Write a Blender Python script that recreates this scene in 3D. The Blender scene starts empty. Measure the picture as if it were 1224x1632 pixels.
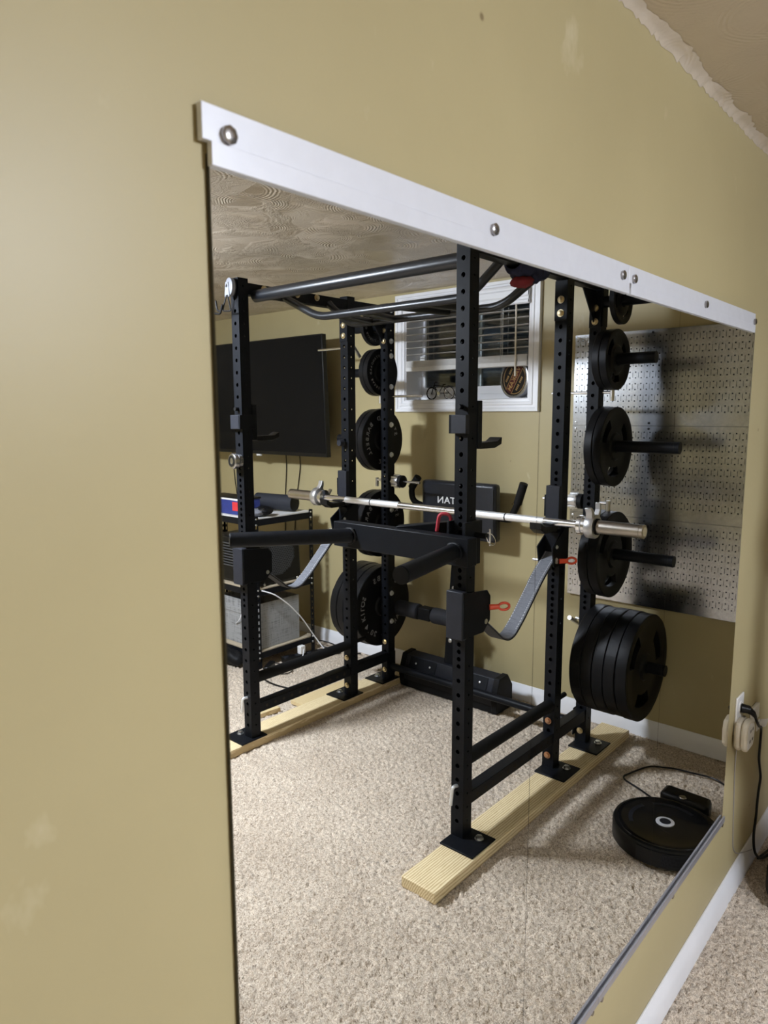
import bpy, bmesh, math, random
import numpy as np
from mathutils import Vector, Matrix
random.seed(7); np.random.seed(7)
C = bpy.context.scene.collection
PI = math.pi

# The mirror's silvered plane is y = 0; the room lies on the negative side of y.
# Builders below take (x, v, z) with v = distance in front of the mirror wall, so y = -v.

# ------------------------------------------------------------------ camera
cam_d = bpy.data.cameras.new('camera'); cam = bpy.data.objects.new('camera', cam_d); C.objects.link(cam)
YAW, PIT, ROL = math.radians(41.3154), math.radians(7.9791), math.radians(0.1917)
fw = Vector((math.cos(YAW)*math.cos(PIT), math.sin(YAW)*math.cos(PIT), -math.sin(PIT)))
rt = Vector((math.sin(YAW), -math.cos(YAW), 0)); dn = fw.cross(rt)
r_ = rt*math.cos(ROL) + dn*math.sin(ROL); d_ = -rt*math.sin(ROL) + dn*math.cos(ROL)
m4 = Matrix((r_, -d_, -fw)).transposed().to_4x4(); m4.translation = Vector((0, -0.5225, 1.5048))
cam.matrix_world = m4
cam_d.sensor_fit = 'VERTICAL'; cam_d.sensor_height = 36.0; cam_d.lens = 1121.587/1632*36.0
cam_d.clip_start = 0.02; cam_d.clip_end = 50
cam_d.dof.use_dof = True; cam_d.dof.focus_distance = 2.2; cam_d.dof.aperture_fstop = 8.0
bpy.context.scene.camera = cam

# ------------------------------------------------------------------ world, view, sampling
sc = bpy.context.scene
w = bpy.data.worlds.new('night'); sc.world = w; w.use_nodes = True
w.node_tree.nodes['Background'].inputs[0].default_value = (0.02, 0.024, 0.035, 1)
w.node_tree.nodes['Background'].inputs[1].default_value = 0.25
sc.view_settings.view_transform = 'Standard'; sc.view_settings.look = 'None'
sc.view_settings.gamma = 1.0; sc.view_settings.use_curve_mapping = False
sc.view_settings.exposure = 0.14
sc.cycles.use_denoising = True
sc.cycles.max_bounces = 10; sc.cycles.diffuse_bounces = 6; sc.cycles.glossy_bounces = 8
sc.cycles.transmission_bounces = 8; sc.cycles.transparent_max_bounces = 8
sc.cycles.sample_clamp_indirect = 6.0
LAMP_X, LAMP_V, LAMP_POWER = 1.0, 2.2, 385.0
LAMP_COL = (0.86, 0.93, 1.06)

# ------------------------------------------------------------------ materials
def srgb(r, g, b):
    f = lambda c: (c/255/12.92) if c/255 <= .04045 else ((c/255+.055)/1.055)**2.4
    return (f(r), f(g), f(b), 1)
def nodes(name):
    m = bpy.data.materials.new(name); m.use_nodes = True
    nt = m.node_tree; return m, nt, nt.nodes['Principled BSDF']
def N(nt, t, **kw):
    n = nt.nodes.new(t)
    for k, v in kw.items(): setattr(n, k, v)
    return n
def L(nt, a, b): nt.links.new(a, b)
def ramp(nt, fac, stops):
    r = N(nt, 'ShaderNodeValToRGB'); L(nt, fac, r.inputs[0])
    e = r.color_ramp.elements
    while len(e) < len(stops): e.new(0.5)
    for i, (p, c) in enumerate(stops): e[i].position = p; e[i].color = c
    return r.outputs[0]
def noise(nt, scale, detail=3, rough=.5, vec=None, dist=0):
    n = N(nt, 'ShaderNodeTexNoise'); n.inputs['Scale'].default_value = scale; n.inputs['Detail'].default_value = detail
    n.inputs['Roughness'].default_value = rough; n.inputs['Distortion'].default_value = dist
    if vec is not None: L(nt, vec, n.inputs['Vector'])
    return n.outputs[0]
def pos(nt, sx=1, sy=1, sz=1, rot=(0, 0, 0)):
    g = N(nt, 'ShaderNodeNewGeometry'); mp = N(nt, 'ShaderNodeMapping'); mp.inputs['Scale'].default_value = (sx, sy, sz)
    mp.inputs['Rotation'].default_value = rot
    L(nt, g.outputs['Position'], mp.inputs['Vector']); return mp.outputs[0]
def bump(nt, b, h, strength, dist):
    n = N(nt, 'ShaderNodeBump'); n.inputs['Strength'].default_value = strength; n.inputs['Distance'].default_value = dist
    L(nt, h, n.inputs['Height']); L(nt, n.outputs[0], b.inputs['Normal'])
def simple(name, col, rough=.5, metal=0, spec=.5, var=.12, vs=40, bmp=0, bs=300):
    """plain material with a little procedural variation in tone and surface"""
    m, nt, b = nodes(name)
    b.inputs['Roughness'].default_value = rough; b.inputs['Metallic'].default_value = metal
    b.inputs['Specular IOR Level'].default_value = spec
    p = pos(nt)
    f = noise(nt, vs, 3, .6, p)
    lo = tuple(c*(1-var) for c in col[:3]) + (1,); hi = tuple(min(1, c*(1+var)) for c in col[:3]) + (1,)
    L(nt, ramp(nt, f, [(.3, lo), (.7, hi)]), b.inputs['Base Color'])
    if bmp: bump(nt, b, noise(nt, bs, 2, .6, p), bmp, .001)
    return m

M = {}
M['black'] = simple('black powder coat', (.0064, .0072, .0094), .42, spec=.13, bmp=.25, bs=900)
M['blackdull'] = simple('dull black steel', (.0055, .0055, .006), .55, spec=.18, bmp=.2)
M['rubber'] = simple('black rubber', (.0060, .0060, .0065), .62, spec=.2, bmp=.3, bs=500)
M['iron'] = simple('black enamelled iron', (.0050, .0050, .0058), .45, spec=.20, bmp=.35, bs=260)
M['uhmw'] = simple('dark grey hook liner plastic', (.016, .0172, .023), .5, spec=.25, bmp=.2)
M['chrome'] = simple('chrome', (.86, .87, .90), .20, 1, var=.03)
M['steel'] = simple('brushed steel', (.60, .58, .55), .28, 1, var=.06)
M['zinc'] = simple('bright zinc', (.70, .71, .72), .32, 1, var=.08)
M['brass'] = simple('yellow zinc bolt', (.66, .56, .36), .3, 1, var=.08)
M['copper'] = simple('copper toned bolt', (.62, .36, .22), .35, 1, var=.08)
M['sleeve'] = simple('satin bar sleeve', (.50, .46, .41), .3, 1, var=.06)
M['alu'] = simple('white anodised aluminium', (.74, .75, .80), .38, .25, var=.02)
M['alud'] = simple('grey aluminium channel', (.42, .41, .44), .38, .6, var=.04)
M['white'] = simple('white trim paint', (.78, .78, .80), .38, var=.03, vs=8)
M['whitep'] = simple('white plastic', (.80, .79, .77), .35, var=.02)
M['cream'] = simple('ivory plastic', (.72, .66, .55), .42, var=.03)
M['slat'] = simple('white faux wood slat', (.66, .65, .63), .45, var=.06, vs=25)
M['pad'] = simple('black vinyl', (.013, .0145, .020), .38, bmp=.35, bs=220)
M['foam'] = simple('dark foam', (.015, .0165, .023), .75, bmp=.5, bs=400)
M['plastic'] = simple('black plastic', (.0052, .0052, .0058), .38, spec=.28, bmp=.1)
M['gloss'] = simple('glossy black plastic', (.008, .008, .009), .09, var=.05)
M['red'] = simple('orange red plastic', (.72, .075, .028), .4, var=.06)
M['pink'] = simple('red vinyl sleeve', (.42, .035, .055), .35, var=.06)
M['navy'] = simple('navy cloth', (.010, .012, .040), .85, bmp=.6, bs=500)
M['redc'] = simple('red cloth', (.16, .008, .014), .85, bmp=.6, bs=500)
M['blue'] = simple('blue carton', (.020, .035, .19), .5)
M['redp'] = simple('red print', (.62, .035, .045), .5)
M['paper'] = simple('white paper', (.74, .74, .74), .7)
M['grout'] = simple('dark gap', (.02, .016, .01), .9)
M['lettering'] = simple('pale raised lettering', (.24, .24, .25), .5)
M['wlettering'] = simple('white lettering', (.85, .86, .88), .5)
M['gold'] = simple('gold ink', (.36, .215, .07), .45)
M['maroon'] = simple('maroon enamel', (.075, .010, .008), .4)
M['tinblack'] = simple('black enamel lid', (.012, .010, .009), .3)
M['wcable'] = simple('white cable jacket', (.74, .74, .76), .5)
M['bolt'] = simple('dull bolt steel', (.36, .34, .33), .26, 1, var=.1)
M['round'] = simple('satin black tube', (.0075, .0085, .011), .33, spec=.5)
M['cast'] = simple('cast aluminium', (.56, .56, .57), .34, .9, var=.06)
M['satin'] = simple('bright knurled steel', (.90, .92, .95), .46, .85, var=.05, vs=400, bmp=.3, bs=1500)
M['board'] = simple('raw shelf board', (.42, .35, .25), .7)
M['hex'] = simple('grey grille plastic', (.055, .057, .062), .5)
M['dark'] = simple('pegboard gap shade', (.01, .01, .012), .9)  # near-black colour painting the shade between pegboard and wall
M['cover'] = simple('pale grey pulley cover', (.20, .205, .23), .5, .2)
M['well'] = simple('weathered galvanised well', (.36, .39, .43), .3, .7)
M['silver'] = simple('silver cap', (.5, .5, .52), .25, 1)

def wallmat():
    m, nt, b = nodes('mustard wall paint')
    p = pos(nt)
    big = noise(nt, 1.6, 4, .55, p)
    col = ramp(nt, big, [(.3, (.395, .330, .176, 1)), (.7, (.445, .375, .204, 1))])
    # pale rubbed smudges and dark specks
    sm = noise(nt, 5.5, 5, .62, pos(nt, 1.5, 1.5, .8, (.3, .5, .2)))
    f1 = ramp(nt, sm, [(.66, (0, 0, 0, 1)), (.76, (.55, .55, .55, 1))])
    mx = N(nt, 'ShaderNodeMix', data_type='RGBA'); L(nt, f1, mx.inputs[0]); L(nt, col, mx.inputs[6]); mx.inputs[7].default_value = (.58, .51, .34, 1)
    vo = N(nt, 'ShaderNodeTexVoronoi'); vo.inputs['Scale'].default_value = 4.2; L(nt, p, vo.inputs['Vector'])
    f2 = ramp(nt, vo.outputs['Distance'], [(.012, (.8, .8, .8, 1)), (.024, (0, 0, 0, 1))])
    mx2 = N(nt, 'ShaderNodeMix', data_type='RGBA'); L(nt, f2, mx2.inputs[0]); L(nt, mx.outputs[2], mx2.inputs[6]); mx2.inputs[7].default_value = (.16, .11, .05, 1)
    L(nt, mx2.outputs[2], b.inputs['Base Color'])
    b.inputs['Roughness'].default_value = .42; b.inputs['Specular IOR Level'].default_value = .35
    bump(nt, b, noise(nt, 90, 3, .6, p), .06, .002)
    return m
M['wall'] = wallmat()

def ceilmat():
    m, nt, b = nodes('swirled ceiling texture')
    p = pos(nt)
    hsum = None
    for sc_, off in ((3.6, 0.0), (4.7, 3.3)):
        mp = N(nt, 'ShaderNodeMapping'); L(nt, p, mp.inputs['Vector']); mp.inputs['Location'].default_value = (off, off*.7, -2.175)
        mp.inputs['Scale'].default_value = (1, 1, 0)
        vo = N(nt, 'ShaderNodeTexVoronoi', voronoi_dimensions='2D'); vo.inputs['Scale'].default_value = sc_; L(nt, mp.outputs[0], vo.inputs['Vector'])
        # combed arcs around each trowel stroke's centre
        wob = noise(nt, 9, 2, .5, p)
        a1 = N(nt, 'ShaderNodeMath', operation='MULTIPLY_ADD'); L(nt, wob, a1.inputs[0]); a1.inputs[1].default_value = .10; L(nt, vo.outputs['Distance'], a1.inputs[2])
        a2 = N(nt, 'ShaderNodeMath', operation='MULTIPLY'); L(nt, a1.outputs[0], a2.inputs[0]); a2.inputs[1].default_value = 140.0
        a3_ = N(nt, 'ShaderNodeMath', operation='SINE'); L(nt, a2.outputs[0], a3_.inputs[0]); a3 = N(nt, 'ShaderNodeMath', operation='MULTIPLY'); L(nt, a3_.outputs[0], a3.inputs[0]); a3.inputs[1].default_value = .5
        dm = ramp(nt, vo.outputs['Distance'], [(.24, (0, 0, 0, 1)), (.40, (1, 1, 1, 1)), (.58, (.1, .1, .1, 1))])
        sel = ramp(nt, noise(nt, 7, 2, .5, p), [(.44, (0, 0, 0, 1)), (.56, (1, 1, 1, 1))])
        q = N(nt, 'ShaderNodeMath', operation='MULTIPLY'); L(nt, a3.outputs[0], q.inputs[0]); L(nt, dm, q.inputs[1])
        q2 = N(nt, 'ShaderNodeMath', operation='MULTIPLY'); L(nt, q.outputs[0], q2.inputs[0]); L(nt, sel, q2.inputs[1])
        # each fan is a low mound
        q3 = N(nt, 'ShaderNodeMath', operation='MULTIPLY_ADD'); L(nt, vo.outputs['Distance'], q3.inputs[0]); q3.inputs[1].default_value = -.5; L(nt, q2.outputs[0], q3.inputs[2])
        # every fan is trowelled at its own slight tilt
        df = N(nt, 'ShaderNodeVectorMath', operation='SUBTRACT'); L(nt, mp.outputs[0], df.inputs[0]); L(nt, vo.outputs['Position'], df.inputs[1])
        rc = N(nt, 'ShaderNodeVectorMath', operation='SUBTRACT'); L(nt, vo.outputs['Color'], rc.inputs[0]); rc.inputs[1].default_value = (.5, .5, .5)
        dt = N(nt, 'ShaderNodeVectorMath', operation='DOT_PRODUCT'); L(nt, df.outputs[0], dt.inputs[0]); L(nt, rc.outputs[0], dt.inputs[1])
        q4 = N(nt, 'ShaderNodeMath', operation='MULTIPLY_ADD'); L(nt, dt.outputs['Value'], q4.inputs[0]); q4.inputs[1].default_value = 52.0; L(nt, q3.outputs[0], q4.inputs[2]); q3 = q4
        if hsum is None: hsum = q3.outputs[0]
        else:
            ad = N(nt, 'ShaderNodeMath', operation='ADD'); L(nt, hsum, ad.inputs[0]); L(nt, q3.outputs[0], ad.inputs[1]); hsum = ad.outputs[0]
    fine = noise(nt, 160, 3, .7, p)
    fm = N(nt, 'ShaderNodeMapRange'); L(nt, noise(nt, 5.2, 3, .6, p, .8), fm.inputs[0]); fm.inputs[1].default_value = .44; fm.inputs[2].default_value = .62; fm.inputs[3].default_value = .25; fm.inputs[4].default_value = 2.6
    fx = N(nt, 'ShaderNodeMath', operation='MULTIPLY'); L(nt, fine, fx.inputs[0]); L(nt, fm.outputs[0], fx.inputs[1])
    ad = N(nt, 'ShaderNodeMath', operation='ADD'); L(nt, fx.outputs[0], ad.inputs[0]); L(nt, hsum, ad.inputs[1])
    # a plain hand-smoothed border runs along the mirror wall
    sx = N(nt, 'ShaderNodeSeparateXYZ'); L(nt, p, sx.inputs[0]); mr = N(nt, 'ShaderNodeMapRange'); L(nt, sx.outputs[1], mr.inputs[0])
    mr.inputs[1].default_value = -.85; mr.inputs[2].default_value = -.35; mr.inputs[3].default_value = 1.0; mr.inputs[4].default_value = .12
    hm = N(nt, 'ShaderNodeMath', operation='MULTIPLY'); L(nt, ad.outputs[0], hm.inputs[0]); L(nt, mr.outputs[0], hm.inputs[1])
    bump(nt, b, hm.outputs[0], .85, .0045)
    L(nt, ramp(nt, noise(nt, 4, 3, .5, p), [(.3, (.56, .48, .385, 1)), (.7, (.62, .54, .44, 1))]), b.inputs['Base Color'])
    b.inputs['Roughness'].default_value = .26; b.inputs['Specular IOR Level'].default_value = .8
    return m
M['ceil'] = ceilmat()

def carpetmat():
    m, nt, b = nodes('beige frieze carpet')
    p = pos(nt)
    f = noise(nt, 170, 5, .74, p, 1.2)
    c1 = ramp(nt, f, [(.33, (.12, .084, .054, 1)), (.43, (.44, .345, .255, 1)), (.59, (.88, .765, .62, 1))])
    g = noise(nt, 3.2, 4, .6, p)
    mx = N(nt, 'ShaderNodeMix', data_type='RGBA', blend_type='MULTIPLY'); mx.inputs[0].default_value = 1
    L(nt, c1, mx.inputs[6]); L(nt, ramp(nt, g, [(.3, (.84, .82, .80, 1)), (.7, (1, 1, 1, 1))]), mx.inputs[7])
    L(nt, mx.outputs[2], b.inputs['Base Color'])
    b.inputs['Roughness'].default_value = .95; b.inputs['Specular IOR Level'].default_value = .1
    b.inputs['Sheen Weight'].default_value = .15
    bump(nt, b, noise(nt, 300, 3, .7, p), .8, .004)
    return m
M['carpet'] = carpetmat()

def woodmat(name, ca, cb, axis='x'):
    m, nt, b = nodes(name)
    mp = N(nt, 'ShaderNodeMapping'); L(nt, pos(nt, .16, 1, 1), mp.inputs['Vector']); mp.inputs['Location'].default_value = (0, .50, .11)
    wv = N(nt, 'ShaderNodeTexWave', wave_type='RINGS', rings_direction='X', wave_profile='SIN'); wv.inputs['Scale'].default_value = 42
    wv.inputs['Distortion'].default_value = 3.4; wv.inputs['Detail'].default_value = 3; wv.inputs['Detail Scale'].default_value = 1.6; wv.inputs['Detail Roughness'].default_value = .6
    L(nt, mp.outputs[0], wv.inputs['Vector'])
    fi = noise(nt, 1, 3, .6, pos(nt, 8, 420, 420))
    ad = N(nt, 'ShaderNodeMath', operation='MULTIPLY_ADD'); L(nt, fi, ad.inputs[0]); ad.inputs[1].default_value = .6; L(nt, wv.outputs[0], ad.inputs[2])
    L(nt, ramp(nt, ad.outputs[0], [(.35, cb), (.95, tuple(x*.25+y*.75 for x, y in zip(ca, cb))), (1.0, tuple(x*.7+y*.3 for x, y in zip(ca, cb)))]), b.inputs['Base Color'])
    b.inputs['Roughness'].default_value = .62
    bump(nt, b, ad.outputs[0], .15, .0006)
    return m
M['wood'] = woodmat('pine lumber', (.43, .29, .125, 1), (.80, .665, .41, 1))
M['wood2'] = woodmat('pale pine offcut', (.50, .35, .16, 1), (.70, .56, .32, 1))

def galvmat():
    m, nt, b = nodes('galvanised steel')
    p = pos(nt)
    b.inputs['Metallic'].default_value = 1.0
    L(nt, ramp(nt, noise(nt, 60, 4, .7, p), [(.3, (.40, .41, .43, 1)), (.7, (.50, .51, .53, 1))]), b.inputs['Base Color'])
    rr = N(nt, 'ShaderNodeMapRange'); L(nt, noise(nt, 400, 2, .6, p), rr.inputs[0]); rr.inputs[3].default_value = .18; rr.inputs[4].default_value = .26
    L(nt, rr.outputs[0], b.inputs['Roughness'])
    bump(nt, b, noise(nt, 9, 2, .5, p), .05, .004)
    return m
M['galv'] = galvmat()

def mirrormat():
    m, nt, b = nodes('silvered mirror glass')
    b.inputs['Metallic'].default_value = 1.0; b.inputs['Roughness'].default_value = 0.0
    b.inputs['Base Color'].default_value = (.93, .95, .94, 1); b.inputs['Specular IOR Level'].default_value = .5
    return m
M['mirror'] = mirrormat()
M['medge'] = simple('ground mirror edge', (.018, .014, .008), .3)

def glassmat():
    # thin clear pane: lets light through and mirrors a little of the room
    m, nt, b = nodes('window glass'); out = nt.nodes['Material Output']
    tr = N(nt, 'ShaderNodeBsdfTransparent'); tr.inputs[0].default_value = (.92, .95, .95, 1)
    gl = N(nt, 'ShaderNodeBsdfGlossy'); gl.inputs['Roughness'].default_value = .01
    fr = N(nt, 'ShaderNodeFresnel'); fr.inputs[0].default_value = 1.5
    mx = N(nt, 'ShaderNodeMixShader'); L(nt, fr.outputs[0], mx.inputs[0]); L(nt, tr.outputs[0], mx.inputs[1]); L(nt, gl.outputs[0], mx.inputs[2])
    L(nt, mx.outputs[0], out.inputs['Surface']); return m
M['glass'] = glassmat()

def clothmat(name, ca, cb, sx=160):
    m, nt, b = nodes(name)
    f1 = noise(nt, 1, 3, .6, pos(nt, sx, sx, sx*.06)); f2 = noise(nt, 1, 3, .6, pos(nt, sx*.06, sx*.06, sx))
    ad = N(nt, 'ShaderNodeMath', operation='ADD'); L(nt, f1, ad.inputs[0]); L(nt, f2, ad.inputs[1])
    L(nt, ramp(nt, ad.outputs[0], [(.75, ca), (1.25, cb)]), b.inputs['Base Color'])
    b.inputs['Roughness'].default_value = .85; bump(nt, b, ad.outputs[0], .4, .002)
    return m
M['bin'] = clothmat('woven grey bin fabric', (.15, .152, .155, 1), (.30, .305, .31, 1))
M['strap'] = clothmat('grey nylon webbing', (.085, .088, .10, 1), (.15, .155, .175, 1), 420)
M['strapd'] = simple('black strap backing', (.014, .014, .016), .7)

def screenmat():
    m, nt, b = nodes('tv screen')
    b.inputs['Base Color'].default_value = (.003, .0034, .005, 1); b.inputs['Roughness'].default_value = .07
    b.inputs['Specular IOR Level'].default_value = .14
    return m
M['screen'] = screenmat()
def lampmat():
    m, nt, b = nodes('lit diffuser')
    b.inputs['Base Color'].default_value = (.8, .8, .8, 1)
    b.inputs['Emission Color'].default_value = LAMP_COL + (1,)
    b.inputs['Emission Strength'].default_value = LAMP_POWER
    return m

# ------------------------------------------------------------------ builders
class MB:
    def __init__(s): s.v = []; s.f = []
    def add(s, vs, fs):
        o = len(s.v); s.v += [tuple(p) for p in vs]; s.f += [tuple(i+o for i in f) for f in fs]; return s
    def box(s, x0, x1, v0, v1, z0, z1):
        vs = [(x, v, z) for x in (x0, x1) for v in (v0, v1) for z in (z0, z1)]
        return s.add(vs, [(0, 1, 3, 2), (4, 6, 7, 5), (0, 4, 5, 1), (2, 3, 7, 6), (0, 2, 6, 4), (1, 5, 7, 3)])
    def bar(s, p0, p1, w, h, up=(0, 0, 1)):
        p0, p1 = Vector(p0), Vector(p1); d = (p1-p0).normalized(); u = Vector(up); u = (u-d*u.dot(d)).normalized(); q = d.cross(u)
        vs = [p+q*a*w/2+u*b*h/2 for p in (p0, p1) for a, b in ((-1, -1), (1, -1), (1, 1), (-1, 1))]
        return s.add(vs, [(3, 2, 1, 0), (4, 5, 6, 7), (0, 1, 5, 4), (1, 2, 6, 5), (2, 3, 7, 6), (3, 0, 4, 7)])
    def tube(s, pts, r, n=12, cap=True):
        pts = [Vector(p) for p in pts]; rs = r if isinstance(r, (list, tuple)) else [r]*len(pts)
        ref = None; vs = []; fs = []
        for i, p in enumerate(pts):
            t = (pts[min(i+1, len(pts)-1)]-pts[max(i-1, 0)]).normalized()
            if ref is None:
                a = Vector((0, 0, 1)) if abs(t.z) < .9 else Vector((1, 0, 0)); ref = (a-t*a.dot(t)).normalized()
            ref = (ref-t*ref.dot(t)).normalized(); q = t.cross(ref)
            vs += [p+(ref*math.cos(2*PI*k/n)+q*math.sin(2*PI*k/n))*rs[i] for k in range(n)]
        for i in range(len(pts)-1):
            fs += [(i*n+k, i*n+(k+1) % n, (i+1)*n+(k+1) % n, (i+1)*n+k) for k in range(n)]
        if cap: fs += [tuple(range(n))[::-1], tuple(range((len(pts)-1)*n, len(pts)*n))]
        return s.add(vs, fs)
    def lathe(s, c, ax, prof, n=32, cap=True, ph=0):
        """prof: (radius, height along ax) pairs"""
        c = Vector(c); ax = Vector(ax).normalized(); a = Vector((0, 0, 1)) if abs(ax.z) < .9 else Vector((1, 0, 0))
        u = (a-ax*a.dot(ax)).normalized(); q = ax.cross(u); vs = []; fs = []
        for r, h in prof: vs += [c+ax*h+(u*math.cos(2*PI*k/n+ph)+q*math.sin(2*PI*k/n+ph))*r for k in range(n)]
        for i in range(len(prof)-1): fs += [(i*n+k, i*n+(k+1) % n, (i+1)*n+(k+1) % n, (i+1)*n+k) for k in range(n)]
        if cap: fs += [tuple(range(n))[::-1], tuple(range((len(prof)-1)*n, len(prof)*n))]
        return s.add(vs, fs)
    def prism(s, poly, ext):
        e = Vector(ext); n = len(poly); vs = [Vector(p) for p in poly]; vs += [p+e for p in vs]
        return s.add(vs, [tuple(range(n))[::-1], tuple(range(n, 2*n))] + [(k, (k+1) % n, n+(k+1) % n, n+k) for k in range(n)])
    def ribbon(s, pts, wv, th):
        """a flat strap along pts, wide along wv, th thick"""
        pts = [Vector(p) for p in pts]; w_ = Vector(wv); vs = []; fs = []
        for i, p in enumerate(pts):
            t = (pts[min(i+1, len(pts)-1)]-pts[max(i-1, 0)]).normalized(); nn = t.cross(w_).normalized()*th/2
            vs += [p-w_/2-nn, p+w_/2-nn, p+w_/2+nn, p-w_/2+nn]
        for i in range(len(pts)-1):
            fs += [(i*4+k, i*4+(k+1) % 4, i*4+4+(k+1) % 4, i*4+4+k) for k in range(4)]
        fs += [(3, 2, 1, 0), tuple(len(vs)-4+k for k in range(4))]
        return s.add(vs, fs)
    def mesh(s, name, mat, smooth=True, ang=35, weld=False):
        me = bpy.data.meshes.new(name); me.from_pydata([(a, -b, c) for a, b, c in s.v], [], s.f)
        bm = bmesh.new(); bm.from_mesh(me)
        if weld: bmesh.ops.remove_doubles(bm, verts=bm.verts, dist=1e-5)
        bmesh.ops.recalc_face_normals(bm, faces=bm.faces)
        bm.to_mesh(me); bm.free()
        if smooth:
            me.shade_smooth(); me.set_sharp_from_angle(angle=math.radians(ang))
        if mat is not None: me.materials.append(mat)
        return me
    def build(s, name, mat, parent=None, bev=0, smooth=True, ang=35, weld=False, label=None):
        return link(name, s.mesh(name, mat, smooth, ang, weld), parent, bev, label)
def link(name, me, parent=None, bev=0, label=None):
    o = bpy.data.objects.new(name, me); C.objects.link(o)
    if parent is not None:
        o.parent = parent
        if parent.type == 'EMPTY': o.location = -Vector(parent['base'])
    if bev:
        b = o.modifiers.new('bevel', 'BEVEL'); b.width = bev; b.segments = 2; b.limit_method = 'ANGLE'; b.angle_limit = math.radians(40); b.harden_normals = False
    if label: o['label'] = label
    if name == 'lettering': o['kind'] = 'stuff'
    return o
def thing(name, label, cat, base, group=None):
    o = bpy.data.objects.new(name, None); C.objects.link(o); p = (base[0], -base[1], base[2]); o.location = p; o['base'] = p
    o.empty_display_size = .1
    return tag(o, label, cat, group)
def tag(o, label, cat, group=None):
    o['label'] = label; o['category'] = cat
    if group: o['group'] = group
    return o
def struct(o): o['kind'] = 'structure'; return o
def text_mesh(s, size, ext=.0006, spacing=1.0):
    cu = bpy.data.curves.new('t', 'FONT'); cu.body = s; cu.size = size; cu.extrude = ext; cu.align_x = 'CENTER'; cu.align_y = 'CENTER'
    cu.space_character = spacing; cu.resolution_u = 3; cu.offset = size*.012
    o = bpy.data.objects.new('t', cu); C.objects.link(o)
    dg = bpy.context.evaluated_depsgraph_get(); me = bpy.data.meshes.new_from_object(o.evaluated_get(dg))
    vs = [v.co.copy() for v in me.vertices]; fs = [tuple(p.vertices) for p in me.polygons]
    bpy.data.objects.remove(o); bpy.data.meshes.remove(me); bpy.data.curves.remove(cu)
    return vs, fs
def put_text(mb, s, size, org, X, Y, ext=.0006, spacing=1.0):
    """org, X, Y in (x, v, z)"""
    vs, fs = text_mesh(s, size, ext, spacing); org, X, Y = Vector(org), Vector(X), Vector(Y)
    Z = Vector((X.y*Y.z-X.z*Y.y, X.z*Y.x-X.x*Y.z, X.x*Y.y-X.y*Y.x))*-1      # left-handed frame, v = -y
    mb.add([org+X*p.x+Y*p.y+Z*p.z for p in vs], fs); return mb
def bolt(mb, c, ax, r=.0095, h=.007):
    return mb.lathe(c, ax, [(r*1.35, 0), (r*1.35, .0018)], 16).lathe(c, ax, [(r, .0018), (r, h), (r*.8, h+.001)], 6)
def arc(c, r, a0, a1, n, U, V):
    c, U, V = Vector(c), Vector(U), Vector(V)
    return [c+(U*math.cos(a0+(a1-a0)*i/n)+V*math.sin(a0+(a1-a0)*i/n))*r for i in range(n+1)]
def bend(pts, rad, n=6):
    """polyline with rounded corners"""
    pts = [Vector(p) for p in pts]; out = [pts[0]]
    for a, b, c in zip(pts, pts[1:], pts[2:]):
        d0, d1 = (a-b), (c-b); k = min(rad, d0.length*.48, d1.length*.48); p, q = b+d0.normalized()*k, b+d1.normalized()*k
        out += [(p*(1-t)+b*t)*(1-t)+(b*(1-t)+q*t)*t for t in [i/n for i in range(n+1)]]
    return out+[pts[-1]]

# ------------------------------------------------------------------ the room
X0, XF, V1R, CZ = -1.7, 3.15, 4.35, 2.175
WV = -.006                                   # the mirror wall's paint lies 6 mm behind the silvering
# carpet: a real, uneven pile
def carpet():
    st = .0060; xs = np.arange(X0, XF+st, st); vs = np.arange(WV, V1R+st, st); nx, nv = len(xs), len(vs)
    Xg, Vg = np.meshgrid(xs, vs, indexing='ij')
    Z = np.random.rand(nx, nv)**1.3*.0155
    Zs = (Z+np.roll(Z, 1, 0)+np.roll(Z, 1, 1))/3; Z = Z*.7+Zs*.3
    Z += .004*np.sin(Xg*5.1+2*np.sin(Vg*3.3))*np.sin(Vg*6.3+Xg*2.1)-.009
    Xg = Xg+(np.random.rand(nx, nv)-.5)*st*.7; Vg = Vg+(np.random.rand(nx, nv)-.5)*st*.7
    co = np.stack([Xg, -Vg, Z], -1).reshape(-1, 3).astype(np.float32)
    i = np.arange(nx*nv).reshape(nx, nv)
    q = np.stack([i[:-1, :-1], i[:-1, 1:], i[1:, 1:], i[1:, :-1]], -1).reshape(-1).astype(np.int32)
    me = bpy.data.meshes.new('floor'); me.vertices.add(nx*nv); me.vertices.foreach_set('co', co.ravel())
    nf = len(q)//4; me.loops.add(nf*4); me.loops.foreach_set('vertex_index', q)
    me.polygons.add(nf); me.polygons.foreach_set('loop_start', np.arange(0, nf*4, 4, dtype=np.int32))
    me.update(calc_edges=True); me.shade_smooth(); me.materials.append(M['carpet'])
    return me
struct(link('floor', carpet()))
struct(MB().box(X0-.1, XF+.1, WV-.1, V1R+.1, CZ, CZ+.08).build('ceiling', M['ceil'], smooth=False))
struct(MB().box(X0-.1, XF+.1, WV-.1, WV, -.02, CZ).build('wall_north', M['wall'], smooth=False))
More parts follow.
